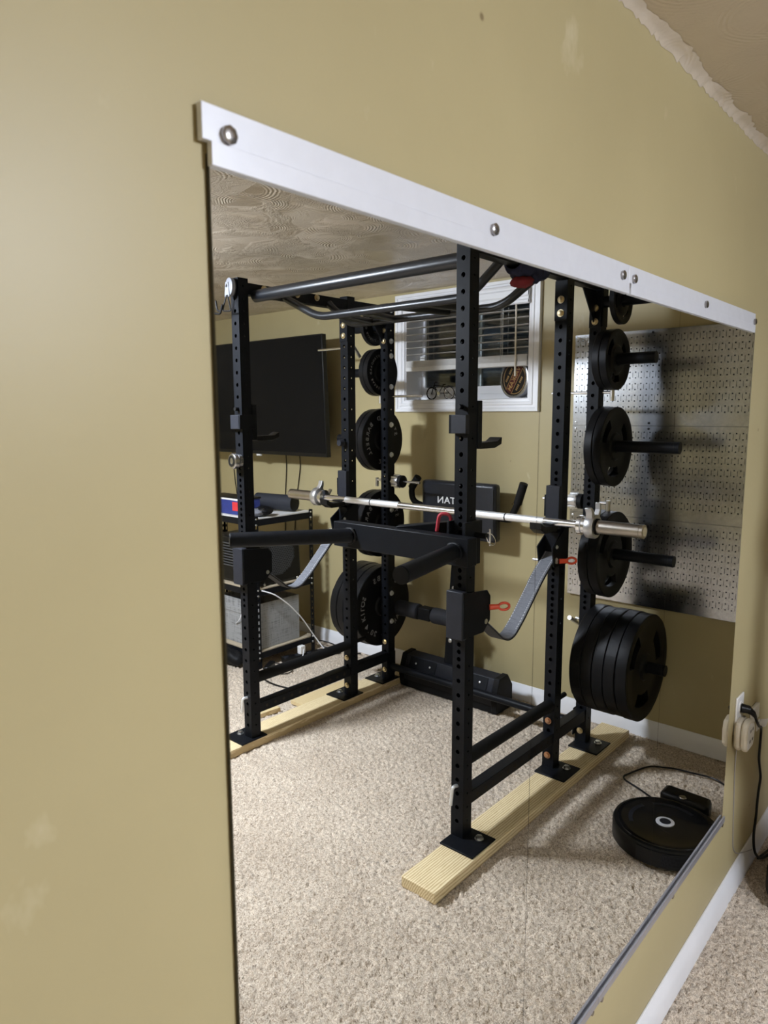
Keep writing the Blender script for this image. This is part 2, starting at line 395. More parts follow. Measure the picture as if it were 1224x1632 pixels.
# east wall with the window's opening
WV0, WV1, WZ0, WZ1 = 1.285, 2.075, 1.578, 2.10
ew = MB()
ew.box(XF, XF+.2, WV, WV0, -.02, CZ).box(XF, XF+.2, WV1, V1R+.1, -.02, CZ).box(XF, XF+.2, WV0, WV1, -.02, WZ0).box(XF, XF+.2, WV0, WV1, WZ1, CZ)
struct(ew.build('wall_east', M['wall'], smooth=False))
struct(MB().box(X0-.1, XF+.1, V1R, V1R+.1, -.02, CZ).build('wall_south', M['wall'], smooth=False))
struct(MB().box(X0-.1, X0, WV, V1R, -.02, CZ).build('wall_west', M['wall'], smooth=False))
# baseboards: flat lower board with a sloping cap
def baseboard(name, p0, p1, nrm):
    p0, p1, n = Vector(p0), Vector(p1), Vector(nrm)
    poly = [p0, p0+n*.016, p0+n*.016+Vector((0, 0, .052)), p0+n*.012+Vector((0, 0, .066)), p0+n*.005+Vector((0, 0, .088)), p0+Vector((0, 0, .088))]
    struct(MB().prism(poly, p1-p0).build(name, M['white'], bev=.0012))
baseboard('baseboard_north', (X0, WV, 0), (XF, WV, 0), (0, 1, 0))
baseboard('baseboard_east', (XF, WV, 0), (XF, V1R, 0), (-1, 0, 0))
# ragged bead of texture where ceiling meets the mirror wall
tb = MB(); n = 420; rows = []
for i in range(n+1):
    x = X0+(XF-X0)*i/n
    wdt = .012+.011*(.5+.5*math.sin(i*.31+2*math.sin(i*.083)))+random.random()*.007
    dz = .006+.008*random.random()
    rows.append([(x, WV+.0005, CZ-dz-.004), (x, WV+.006, CZ-dz*.8), (x+random.uniform(-.004, .004), WV+wdt*.55, CZ-dz*.45), (x, WV+wdt, CZ-.0005)])
for a, b in zip(rows, rows[1:]):
    for k in range(3): tb.add([a[k], b[k], b[k+1], a[k+1]], [(0, 1, 2, 3)])
struct(tb.build('trim_1', M['ceil'], weld=True))

# ceiling lamp (out of frame, the one light of the room)
lt = thing('ceiling_lamp', 'round flush ceiling lamp with a glowing white diffuser', 'lamp', (LAMP_X, LAMP_V, CZ))
MB().lathe((LAMP_X, LAMP_V, CZ), (0, 0, -1), [(.175, 0), (.175, .03), (.165, .042), (.155, .042)], 48).build('lamp_housing', M['white'], lt)
MB().lathe((LAMP_X, LAMP_V, CZ-.042), (0, 0, -1), [(.154, 0), (.153, .015), (.143, .040), (.12, .062), (.08, .080), (.03, .088)], 48).build('diffuser', lampmat(), lt)

# ------------------------------------------------------------------ mirror on the wall
XM = [.3734, .9448, 1.5162, 2.0876]
for i, lab in enumerate(('frameless mirror panel nearest the camera, reflecting the ceiling and the television',
                         'middle mirror panel, reflecting the mirror-side posts of the rack',
                         'mirror panel farthest along the wall, nearest the wall outlet')):
    g = .0006
    b = MB().box(XM[i]+g, XM[i+1]-g, -.0058, 0, .322, 1.722)
    me = b.mesh('wall_mirror', M['medge'], smooth=False); me.materials.append(M['mirror'])
    for p in me.polygons:
        if p.normal.y < -.5: p.material_index = 1
    tag(link('wall_mirror', me), lab, 'mirror', 'mirror panels on the wall')
rg = 'aluminium channel along the mirror edges'
def rail(x0, x1, z, top, lab, bolts):
    t = thing('mirror_rail', lab, 'rail', (x0, 0, z), rg)
    if top:
        MB().box(x0, x1, -.004, .0032, z-.0078, z+.0215).build('mounting_flange', M['alu'], t, .0006)
        MB().box(x0+.008, x1, -.002, .0046, z-.027, z-.0075).build('lip', M['alu'], t, .0005)
        zb = z+.0005
    else:
        MB().box(x0, x1, -.004, .0028, z-.012, z+.004).build('mounting_flange', M['alud'], t, .0006)
        MB().box(x0, x1, .0028, .0075, z-.006, z+.011).build('lip', M['alud'], t, .0006)
        zb = z-.009
    for x in bolts:
        o = .0032 if top else .0028
        MB().lathe((x, o, zb), (0, 1, 0), [(.0079, 0), (.0079, .0045), (.0062, .0056), (.0015, .0058)] if top else [(.0058, 0), (.0058, .004), (.0048, .005)], 8).build('bolt', M['bolt'], t)
rail(.3655, 1.2425, 1.738, True, 'white metal rail along the mirror top, length nearest the camera', (.391, .806, 1.213))
rail(1.2435, 2.068, 1.738, True, 'white metal rail along the mirror top, length farther from the camera', (1.262, 1.66, 2.058))
rail(.372, 1.235, .327, False, 'grey metal channel under the mirror, length nearest the camera', (.391, .806, 1.213))
rail(1.236, 2.088, .327, False, 'grey metal channel under the mirror, length near the outlet', (1.257, 1.666, 2.069))

# ------------------------------------------------------------------ power rack
RV, LV = (.765, .815), (1.924, 1.974)         # the mirror-side posts and the far-side posts
PX = (1.8705, 2.519, 2.818); PW = .052; ZP, ZT = .044, 2.066
rack = thing('power_rack', 'tall black six-post power rack bolted down onto two lumber boards', 'power rack', (1.87, .79, .044))
def holes_z(side):
    zs = [2.033-.0508*k for k in range(15) if not side or k < 9 or k % 2 == 0]
    z = 1.2706
    if side:
        zs += [1.2706-.1016*k for k in range(7)]
    else:
        while z > .655: zs.append(z); z -= .0254
    z = .610
    while z > .08: zs.append(z); z -= .0508
    return sorted(set(round(q, 4) for q in zs))
def post_mesh():
    """square steel tube, hollow, with its rows of holes cut through; local origin at the outer corner"""
    b = MB(); W = PW; n = 12
    def face(o, U, rh, zs):
        o, U, Nn = Vector(o), Vector(U), None
        inn = Vector((W/2, .025, 0))-o-U*.5*W; inn.z = 0; inn = inn.normalized()
        hw = min(.0125, W/2-.002)
        ed = [ZP]
        for i, z in enumerate(zs):
            lo = z-.0125 if (i == 0 or z-zs[i-1] > .0251) else (z+zs[i-1])/2
            hi = z+.0125 if (i == len(zs)-1 or zs[i+1]-z > .0251) else (z+zs[i+1])/2
            if lo > ed[-1]+1e-6:
                b.add([o+Vector((0, 0, ed[-1])), o+U*W+Vector((0, 0, ed[-1])), o+U*W+Vector((0, 0, lo)), o+Vector((0, 0, lo))], [(0, 1, 2, 3)])
            c = o+U*W/2+Vector((0, 0, z)); ci = []; sq = []
            for k in range(n):
                a = 2*PI*k/n+PI/n; ca, sa = math.cos(a), math.sin(a)
                ci.append(c+U*ca*rh+Vector((0, 0, sa*rh)))
                s_ = 1/max(abs(ca), abs(sa)); px, pz = ca*s_*W/2, sa*s_
                sq.append(c+U*px+Vector((0, 0, (hi-z)*pz if pz > 0 else (z-lo)*pz)))
            i0 = [p+inn*.0028 for p in ci]
            b.add(ci+sq+i0, [(k, (k+1) % n, n+(k+1) % n, n+k) for k in range(n)]+[(k, 2*n+k, 2*n+(k+1) % n, (k+1) % n) for k in range(n)])
            # square corners
            for sx, sz in ((-1, 1), (1, 1), (1, -1), (-1, -1)):
                cr = c+U*sx*W/2+Vector((0, 0, (hi-z) if sz > 0 else (lo-z)))
                near = sorted(range(n), key=lambda k: (sq[k]-cr).length)[:2]
                if (sq[near[0]]-cr).length > 1e-5: b.add([cr, sq[near[0]], sq[near[1]]], [(0, 1, 2)])
            ed.append(hi)
        b.add([o+Vector((0, 0, ed[-1])), o+U*W+Vector((0, 0, ed[-1])), o+U*W+Vector((0, 0, ZT)), o+Vector((0, 0, ZT))], [(0, 1, 2, 3)])
    fz, sz = holes_z(0), holes_z(1)
    face((0, 0, 0), (0, .05/W, 0), .0082, fz); face((W, 0, 0), (0, .05/W, 0), .0082, fz)
    face((0, 0, 0), (1, 0, 0), .0040, sz); face((0, .05, 0), (1, 0, 0), .0040, sz)
    b.add([(0, 0, ZT), (W, 0, ZT), (W, .05, ZT), (0, .05, ZT)], [(0, 1, 2, 3)])
    me = bpy.data.meshes.new('upright'); me.from_pydata([(x, -v, z) for x, v, z in b.v], [], b.f); me.materials.append(M['black'])
    return me
pm = post_mesh()
plate_m = MB().box(-.066, .078, -.085, .05, .038, .0445).mesh('base_plate', M['black'])
for side in (RV, LV):
    for px in PX:
        o = link('upright', pm, rack); o.location = Vector((px, -side[0], 0))-Vector(rack['base'])
        bp = MB().box(px-.066, px+.078, *((side[0]-.085, side[1]) if side is RV else (side[0]-.015, side[1]+.07)), .038, .0445).build('base_plate', M['black'], rack, .002)
        vv = side[0]-.042 if side is RV else side[1]+.035
        bolt(MB(), (px+.040 if side is RV else px+.0, vv, .0445), (0, 0, 1), .012, .010).build('anchor_bolt', M['zinc'], bp)
MID = lambda s: (s[0]+s[1])/2
for side in (RV, LV):
    m = MID(side); inner = side[1] if side is RV else side[0]
    MB().box(PX[0]+PW, PX[2], m-.023, m+.023, 2.003, 2.05).build('top_beam', M['black'], rack, .002)
    MB().tube([(PX[0]+PW, m, .3125), (PX[1], m, .3125)], .0245, 20).build('lower_round_bar', M['rubber'], rack)
    # square beam with a row of punched holes towards both sides
    b = MB().box(PX[0]+PW, PX[1], m-.022, m+.022, .151, .197)
    lb = b.build('lower_beam', M['black'], rack, .002)
    hb = MB()
    for k in range(11):
        x = 1.965+k*.0508
        for q in (m-.0222, m+.0222):
            hb.lathe((x, q, .174), (0, 1, 0), [(.0075, -.0003), (.0075, .0003)], 12)
    h_ = hb.build('hole_row', M['grout'], lb); h_['kind'] = 'stuff'
    MB().box(PX[1]+PW, PX[2], m-.022, m+.022, .150, .200).build('short_beam', M['black'], rack, .002)
    # zinc bolts on the posts
    for x, zz, mm in ((PX[1], (1.93, 1.88), 'brass'), (PX[2], (1.93, 1.876), 'brass'), (PX[1], (.247, .097), 'copper' if side is RV else 'brass'), (PX[2], (.258, .098), 'brass')):
        for z in zz: bolt(MB(), (x-.0045, m, z), (-1, 0, 0), .0105, .008).build('bolt', M[mm], rack)
    for x in (PX[1], PX[2]):
        MB().box(x-.0045, x, side[0]-.001, side[1]+.001, 1.852, 2.0).build('bracket_plate', M['black'], rack, .001)
    # plate storage pegs on the outer face of the rear posts
    out = -1 if side is RV else 1; v0 = side[0] if side is RV else side[1]
    for z, ln in ((1.955, .20), (1.722, .225), (1.366, .335), (.912, .335), (.452, .325)):
        pg = MB().tube([(2.843, v0+out*.004, z), (2.843, v0+out*ln, z)], .0235, 20).build('storage_peg', M['black'], rack)
        MB().box(2.820, 2.868, min(v0, v0+out*.005), max(v0, v0+out*.005), z-.10, z+.10).build('peg_bracket', M['black'], pg, .001)
        bi = -out; vi = side[1] if side is RV else side[0]
        for dz in (-.079, .079):
            bolt(MB(), (2.843, vi, z+dz), (0, bi, 0), .0105, .009).build('bolt', M['zinc'], pg)
    # gusset at the rear top corner
    MB().prism([(PX[2]-.003, m, 2.0), (PX[2]-.12, m, 2.0), (PX[2]-.003, m, 1.86)], (0, .005, 0)).build('gusset', M['black'], rack)
    # pins of the top beam
    for x in ((2.01, 2.06, 2.095, 2.43) if side is RV else (2.01, 2.075, 2.20, 2.32)): bolt(MB(), (x, (side[1]-.002 if side is RV else side[0]+.002), 2.035), (0, 1 if side is RV else -1, 0), .011, .009).build('bolt', M['brass'], rack)
    # hitch hook near the foot of the front posts
    hk = MB().tube(bend([(PX[0]+.004, m, .232), (PX[0]-.022, m+.004, .236), (PX[0]-.026, m+.008, .17)], .02), .0062, 10)
    hk.build('bent_pin', M['satin'], rack)
# pull-up bars
MB().tube([(1.965, RV[1]-.004, 2.0), (1.965, LV[0]+.004, 2.0)], .0255, 28).build('pull_up_bar', M['round'], rack)
for xb, va, vb in ((2.125, .945, 1.71), (2.395, .975, 1.79)):
    p = bend([(xb, RV[1], 2.018), (xb, RV[1]+.012, 2.005), (xb, va, 1.91), (xb, vb, 1.91), (xb, LV[0]-.012, 2.005), (xb, LV[0], 2.018)], .06, 8)
    MB().tube(p, .0165, 18).build('bent_grip_bar', M['round'], rack)
for v_ in (1.14, 1.27, 1.47, 1.60): MB().tube([(2.125, v_, 1.91), (2.395, v_+(.05 if v_ > 1.37 else -.05), 1.91)], .0145, 14).build('neutral_grip', M['round'], rack)
for s_ in (RV, LV): MB().tube([(PX[1]+PW, MID(s_), .318), (PX[1]+.135, MID(s_), .318)], .0105, 14).build('band_peg', M['rubber'], rack)
MB().tube([(2.843, RV[1], .115), (2.843, LV[0], .115)], .019, 18).build('spreader_bar', M['black'], rack)
for side in (RV, LV):
    m = MID(side)
    MB().box(2.80, 2.87, side[1] if side is RV else side[0]-.005, side[1]+.005 if side is RV else side[0], .075, .20).build('spreader_flange', M['black'], rack, .001)

# ------------------------------------------------------------------ lumber boards under the rack
def board(v0, v1, lab):
    b = MB(); x0, x1 = 1.591, 3.088
    n = 10
    o = b.box(x0, x1, v0, v1, -.002, .038).build('lumber_board', M['wood'], bev=.004)
    tag(o, lab, 'board', 'lumber boards under the rack')
board(.672, .808, 'pine lumber board under the rack posts on the mirror side')
board(1.912, 2.048, 'pine lumber board under the rack posts farther from the mirror')
b = MB().box(-.075, .075, -.018, .018, 0, .022).build('wood_offcut', M['wood2'], bev=.001)
b.location = (2.14, -2.155, .002); b.rotation_euler = (0, 0, math.radians(6)); tag(b, 'short pale wood block lying on the carpet behind the board', 'wood block')
b = MB().box(-.22, .22, -.045, .045, 0, .019).build('wood_plank', M['wood2'], bev=.001)
b.location = (2.53, -2.115, .002); b.rotation_euler = (0, 0, math.radians(1)); tag(b, 'thin pine plank lying flat along the far lumber board', 'wood plank')

# ------------------------------------------------------------------ weight plates
def ring_letters(b, s, r, size, a0, step, face_v, ccw=1, flip=1):
    """letters standing on a ring; angle measured from the top, seen from the mirror side"""
    for i, ch in enumerate(s):
        if ch == ' ': continue
        a = a0+step*i*ccw
        up = Vector((-math.sin(a), 0, math.cos(a)))*flip; X = Vector((-math.cos(a), 0, -math.sin(a)))*flip
        put_text(b, ch, size, Vector((0, face_v, 0))+up*r*flip, X, up, .0008)
def plate_mesh(R, t, slots=True, n=84):
    """iron disc: bore, hub, thin web with three hand slots, thick rim with small steps"""
    rr = [.0255, .052, .060, R*.52, R*.76, R*.84, R*.985, R]; hh = [t*.5, t*.5, t*.3, t*.28, t*.28, t*.46, t*.5, t*.44]
    def cut(k, i): return slots and i == 3 and ((k/n*3) % 1) < .42
    b = MB(); vs = []; 
    for i, (r, h) in enumerate(zip(rr, hh)):
        for k in range(n):
            a = 2*PI*k/n; q = r*(1-(.012 if (i >= 6 and (k*6//n) % 2) else 0))
            vs.append((q*math.sin(a), h, q*math.cos(a))); vs.append((q*math.sin(a), -h, q*math.cos(a)))
    I = lambda i, k, s: (i*n+k % n)*2+s
    fs = []
    for i in range(len(rr)-1):
        for k in range(n):
            if cut(k, i):
                fs += [(I(i, k, 0), I(i, k+1, 0), I(i, k+1, 1), I(i, k, 1)), (I(i+1, k, 0), I(i+1, k, 1), I(i+1, k+1, 1), I(i+1, k+1, 0))]
                if not cut((k-1) % n, i): fs.append((I(i, k, 0), I(i, k, 1), I(i+1, k, 1), I(i+1, k, 0)))
                if not cut((k+1) % n, i): fs.append((I(i, k+1, 0), I(i+1, k+1, 0), I(i+1, k+1, 1), I(i, k+1, 1)))
                continue
            fs += [(I(i, k, 0), I(i, k+1, 0), I(i+1, k+1, 0), I(i+1, k, 0)), (I(i, k, 1), I(i+1, k, 1), I(i+1, k+1, 1), I(i, k+1, 1))]
    for k in range(n):
        fs += [(I(0, k, 0), I(0, k, 1), I(0, k+1, 1), I(0, k+1, 0)), (I(len(rr)-1, k, 0), I(len(rr)-1, k+1, 0), I(len(rr)-1, k+1, 1), I(len(rr)-1, k, 1))]
    b.add(vs, fs)
    return b.mesh('weight_plate', M['iron'], ang=30)
PS = {'tiny': (.094, .022), 'small': (.1235, .030), 'mid': (.166, .034), 'large': (.184, .040), 'full': (.2265, .047)}
PMESH = {k: plate_mesh(R, t) for k, (R, t) in PS.items()}
PMF = {k: plate_mesh(R, t, False) for k, (R, t) in PS.items()}
LET = {}
def let(kind):
    if kind in LET: return LET[kind]
    R, t = PS[kind]; b = MB(); fv = -t*.28-.0006
    if kind == 'full':
        ring_letters(b, '45 LBS', R*.70, .044, math.radians(-42), math.radians(13), fv)
        ring_letters(b, '20.4 KILOS', R*.72, .044, math.radians(158), math.radians(-10.2), fv, 1, -1)
        ring_letters(b, 'BARBELL', R*.70, .036, math.radians(246), math.radians(-11), fv, 1, -1)
    elif kind in ('mid', 'large'):
        ring_letters(b, 'STANDARD', R*.70, .036, math.radians(-75), math.radians(12.5), fv)
        ring_letters(b, 'BARBELL', R*.70, .036, math.radians(46), math.radians(13.5), fv)
        ring_letters(b, '25' if kind == 'mid' else '35', R*.70, .036, math.radians(172), math.radians(14), fv)
    else:
        ring_letters(b, 'STANDARD BARBELL', R*.69, .018, math.radians(15), math.radians(11.5), fv)
        ring_letters(b, '10', R*.69, .02, math.radians(215), math.radians(12), fv)
    LET[kind] = b.mesh('lettering', M['lettering'], smooth=False); return LET[kind]
def stack(kind, z, v0, out, n, where, flat=False, rot=0):
    R, t = PS[kind]; names = {1: ['single'], 2: ['inner', 'outer'], 4: ['innermost', 'second', 'third', 'outermost'], 5: ['innermost', 'second', 'middle', 'fourth', 'outermost']}[n]
    v = v0+out*(.06 if kind == 'tiny' else .008)
    size = {'tiny': 'very small', 'small': 'small', 'mid': 'medium', 'large': 'large', 'full': 'full-size'}[kind]
    for i in range(n):
        o = bpy.data.objects.new('weight_plate', (PMF if flat else PMESH)[kind]); C.objects.link(o)
        v += out*t/2; o.location = (2.843, -v, z-.0017); v += out*(t/2+.0018)
        o.rotation_euler = (0, rot+i*.7, 0)
        tag(o, f'{size} black iron weight plate, {names[i]} of {"one" if n == 1 else n} on the {where}' if n > 1 else f'{size} black iron weight plate alone on the {where}', 'weight plate', 'weight plates on the rack pegs')
        if flat and i == 0:
            o.rotation_euler = (0, 0, 0)
            l = bpy.data.objects.new('lettering', let(kind)); C.objects.link(l); l.parent = o; l['kind'] = 'stuff'
            # lettering faces the mirror
            l['label'] = 'pale raised weight and barbell lettering'
NM = ('top', 'second-highest', 'middle', 'second-lowest', 'lowest')
for (k, z, n), nm in zip((('tiny', 1.955, 1), ('small', 1.722, 2), ('mid', 1.366, 2), ('large', .912, 2), ('full', .452, 5)), NM):
    stack(k, z, RV[0], -1, n, f'{nm} mirror-side peg')
for (k, z, n), nm in zip((('tiny', 1.955, 1), ('small', 1.722, 2), ('mid', 1.366, 2), ('large', .912, 2), ('full', .452, 4)), NM):
    stack(k, z, LV[1], 1, n, f'{nm} TV-side peg', True)

# ------------------------------------------------------------------ hooks on the front posts
def front_hook(side, lab):
    t = thing('j_hook', lab, 'bar hook', (PX[0], MID(side), 1.4), 'bar hooks on the rack posts')
    v0, v1 = side
    MB().box(PX[0]-.020, PX[0]-.001, v0-.006, v1+.006, 1.440, 1.500).build('front_liner', M['uhmw'], t, .002)
    MB().box(PX[0]-.020, PX[0]+PW+.012, v1+.001 if side is RV else v0-.011, v1+.011 if side is RV else v0-.001, 1.440, 1.500).build('side_plate', M['black'], t, .001)
    MB().box(PX[0]+PW+.001, PX[0]+PW+.026, v0-.003, v1+.003, 1.392, 1.545).build('back_plate', M['black'], t, .002)
    x = PX[0]+PW+.026
    MB().prism([(x, v0, 1.388), (x+.085, v0, 1.388), (x+.125, v0, 1.400), (x+.128, v0, 1.424), (x+.100, v0, 1.410), (x, v0, 1.408)], (0, .05, 0)).build('hook_arm', M['plastic'], t, .002)
    MB().tube([(PX[0]-.002, MID(side), 1.525), (PX[0]-.018, MID(side), 1.525)], .008, 14).build('locating_pin', M['blackdull'], t)
front_hook(RV, 'empty black bar hook high on the front post nearer the mirror')
front_hook(LV, 'empty black bar hook high on the front post nearer the television')
def mid_hook(side, lab):
    t = thing('j_hook', lab, 'bar hook', (PX[1], MID(side), 1.05), 'bar hooks on the rack posts')
    v0, v1 = side
    MB().box(PX[1]-.026, PX[1]-.001, v0-.004, v1+.004, 1.052, 1.222).build('upright_block', M['uhmw'], t, .002)
    MB().box(PX[1]-.026, PX[1]+PW+.008, v1+.001, v1+.010, 1.10, 1.185).build('side_plate', M['black'], t, .001)
    x = PX[1]-.026
    MB().prism([(x, v0, 1.046), (x-.095, v0, 1.046), (x-.128, v0, 1.066), (x-.130, v0, 1.092), (x-.106, v0, 1.078), (x-.085, v0, 1.071), (x, v0, 1.068)], (0, .05, 0)).build('hook_arm', M['plastic'], t, .002)
mid_hook(RV, 'black bar hook holding the barbell on the mirror-side middle post')
mid_hook(LV, 'black bar hook holding the barbell on the TV-side middle post')

# ------------------------------------------------------------------ barbell with its collars
BX, BZ = 2.452, 1.0865
bb = thing('barbell', 'chrome barbell resting across the two middle bar hooks', 'barbell', (BX, 1.34, BZ))
MB().tube([(BX, .66, BZ), (BX, 2.02, BZ)], .0148, 24).build('shaft', M['chrome'], bb)
for a, c in ((.80, 1.14), (1.54, 1.88)):
    MB().lathe((BX, a, BZ), (0, 1, 0), [(.0152, 0), (.0156, .004), (.0156, c-a-.004), (.0152, c-a)], 24).build('knurling', M['satin'], bb)
for v_ in (.97, 1.71): MB().lathe((BX, v_, BZ), (0, 1, 0), [(.0158, 0), (.0158, .006)], 20).build('ring_mark', M['blackdull'], bb)
for s0, s1, d in ((.652, .405, -1), (2.03, 2.288, 1)):
    MB().lathe((BX, s0, BZ), (0, d, 0), [(.024, -.004), (.037, 0), (.037, .014), (.033, .016), (.033, .030), (.0255, .032)], 28).build('shoulder', M['chrome'], bb)
    MB().lathe((BX, s0, BZ), (0, d, 0), [(.0252, .03), (.0252, abs(s1-s0)-.016), (.0238, abs(s1-s0)-.015), (.0238, abs(s1-s0)-.012), (.0252, abs(s1-s0)-.011), (.0252, abs(s1-s0)-.002), (.022, abs(s1-s0))], 32).build('sleeve', M['sleeve'], bb)
    MB().lathe((BX, s1-d*.0005, BZ), (0, d, 0), [(.0175, 0), (.0165, .0016)], 24).build('end_cap', M['cream'], bb)
def collar(name, c, d, lab, up, s=1.0, group='spare and fitted bar collars'):
    """aluminium clamp collar with a lever and a wing; axis along v"""
    cx_, cv, cz_ = c
    t = thing(name, lab, 'collar', c, group)
    MB().lathe(c, (0, d, 0), [(.026, 0), (.040*s, 0), (.042*s, .004), (.042*s, .030), (.040*s, .034), (.026, .034)], 30, cap=False).build('clamp_ring', M['cast'], t)
    MB().lathe((cx_, cv+d*.004, cz_), (0, d, 0), [(.0262, 0), (.0305, .001), (.0305, .036), (.0262, .037)], 24, cap=False).build('liner', M['rubber'], t)
    U = Vector((math.sin(up), 0, math.cos(up)))
    p = Vector(c)+Vector((0, d*.017, 0))
    q = Vector((U.z, 0, -U.x))
    MB().prism([p+U*.036-q*.022-Vector((0, .013, 0)), p+U*.036+q*.006-Vector((0, .013, 0)), p+U*.066+q*.000-Vector((0, .013, 0)), p+U*.082-q*.012-Vector((0, .013, 0)), p+U*.080-q*.022-Vector((0, .013, 0)), p+U*.060-q*.016-Vector((0, .013, 0))], (0, .026, 0)).build('lever', M['cast'], t, .002)
    MB().prism([p+q*.034+U*.006-Vector((0, .010, 0)), p+q*.034+U*.026-Vector((0, .010, 0)), p+q*.056+U*.045-Vector((0, .010, 0)), p+q*.062+U*.070-Vector((0, .010, 0)), p+q*.070+U*.066-Vector((0, .010, 0)), p+q*.066+U*.036-Vector((0, .010, 0))], (0, .02, 0)).build('wing', M['cast'], t, .002)
collar('bar_collar', (BX, .6185, BZ), -1, 'aluminium clamp collar on the barbell sleeve nearer the mirror', -.3, 1.08)
collar('bar_collar', (BX, 2.0635, BZ), 1, 'aluminium clamp collar on the barbell sleeve nearer the television', .5, 1.08)
# spare collars hanging on long pins through the rear posts
def tpin(v_in, v_out, z, lab, drop=.035, x=2.843, slant=0):
    d = 1 if v_in > v_out else -1
    t = thing('locking_pin', lab, 'pin', (x, v_out, z), 'chrome pins stored in the rack posts')
    lo, hi = min(v_in, v_out), max(v_in, v_out)
    for s_ in (RV, LV):                     # the rod shows on both sides of the post it passes through
        if lo < s_[0] and hi > s_[1]: segs = [(lo, s_[0]-.0005), (s_[1]+.0005, hi)]; break
    else: segs = [(lo, hi)]
    for a, c in segs: MB().tube([(x, a, z), (x, c, z)], .0062, 12).build('rod', M['chrome'], t)
    MB().tube([(x-slant, v_out-d*.006, z+.012), (x+slant, v_out-d*.006, z-drop)], .0092, 14).build('grip', M['steel'], t)
tpin(1.715, 1.992, 1.5925, 'chrome T-handled pin through the TV-side rear post below the small plates')
tpin(.99, .722, 1.588, 'chrome T-handled pin through the mirror-side rear post below the small plates')
tpin(2.47, 2.18, 1.862, 'chrome pin with slanted grip sticking out towards the television', .05, slant=.03)
tpin(1.73, 2.02, 1.148, 'chrome pin carrying a spare collar on the TV-side rear post')
tpin(1.02, .72, 1.124, 'chrome pin carrying a spare collar on the mirror-side rear post')
tpin(.8155, .842, .600, 'steel pin slanting out beside the full-size plates on the mirror side', .04, slant=.05)
def spare(c, d, lab):
    t = thing('spring_collar', lab, 'collar', c, 'spare and fitted bar collars')
    MB().lathe(c, (0, d, 0), [(.009, 0), (.030, 0), (.032, .004), (.032, .040), (.030, .044), (.009, .044)], 12).build('ribbed_body', M['cast'], t, .001)
    MB().lathe(c, (0, d, 0), [(.010, .044), (.033, .044), (.033, .064), (.010, .064)], 14).build('grip_ring', M['rubber'], t)
    for k in range(8):
        a = k*PI/4
        MB().box(-.004, .004, -.019, .019, -.004, .004).build('rib', M['zinc'], t, .001).location = Vector((c[0]+.032*math.cos(a), -(c[1]+d*.021), c[2]+.032*math.sin(a)))-Vector(t['base'])
spare((2.843, 1.905, 1.148), -1, 'spare collar with ribbed metal body on the TV-side rear post pin')
spare((2.843, .89, 1.124), -1, 'spare collar with ribbed metal body on the mirror-side rear post pin')

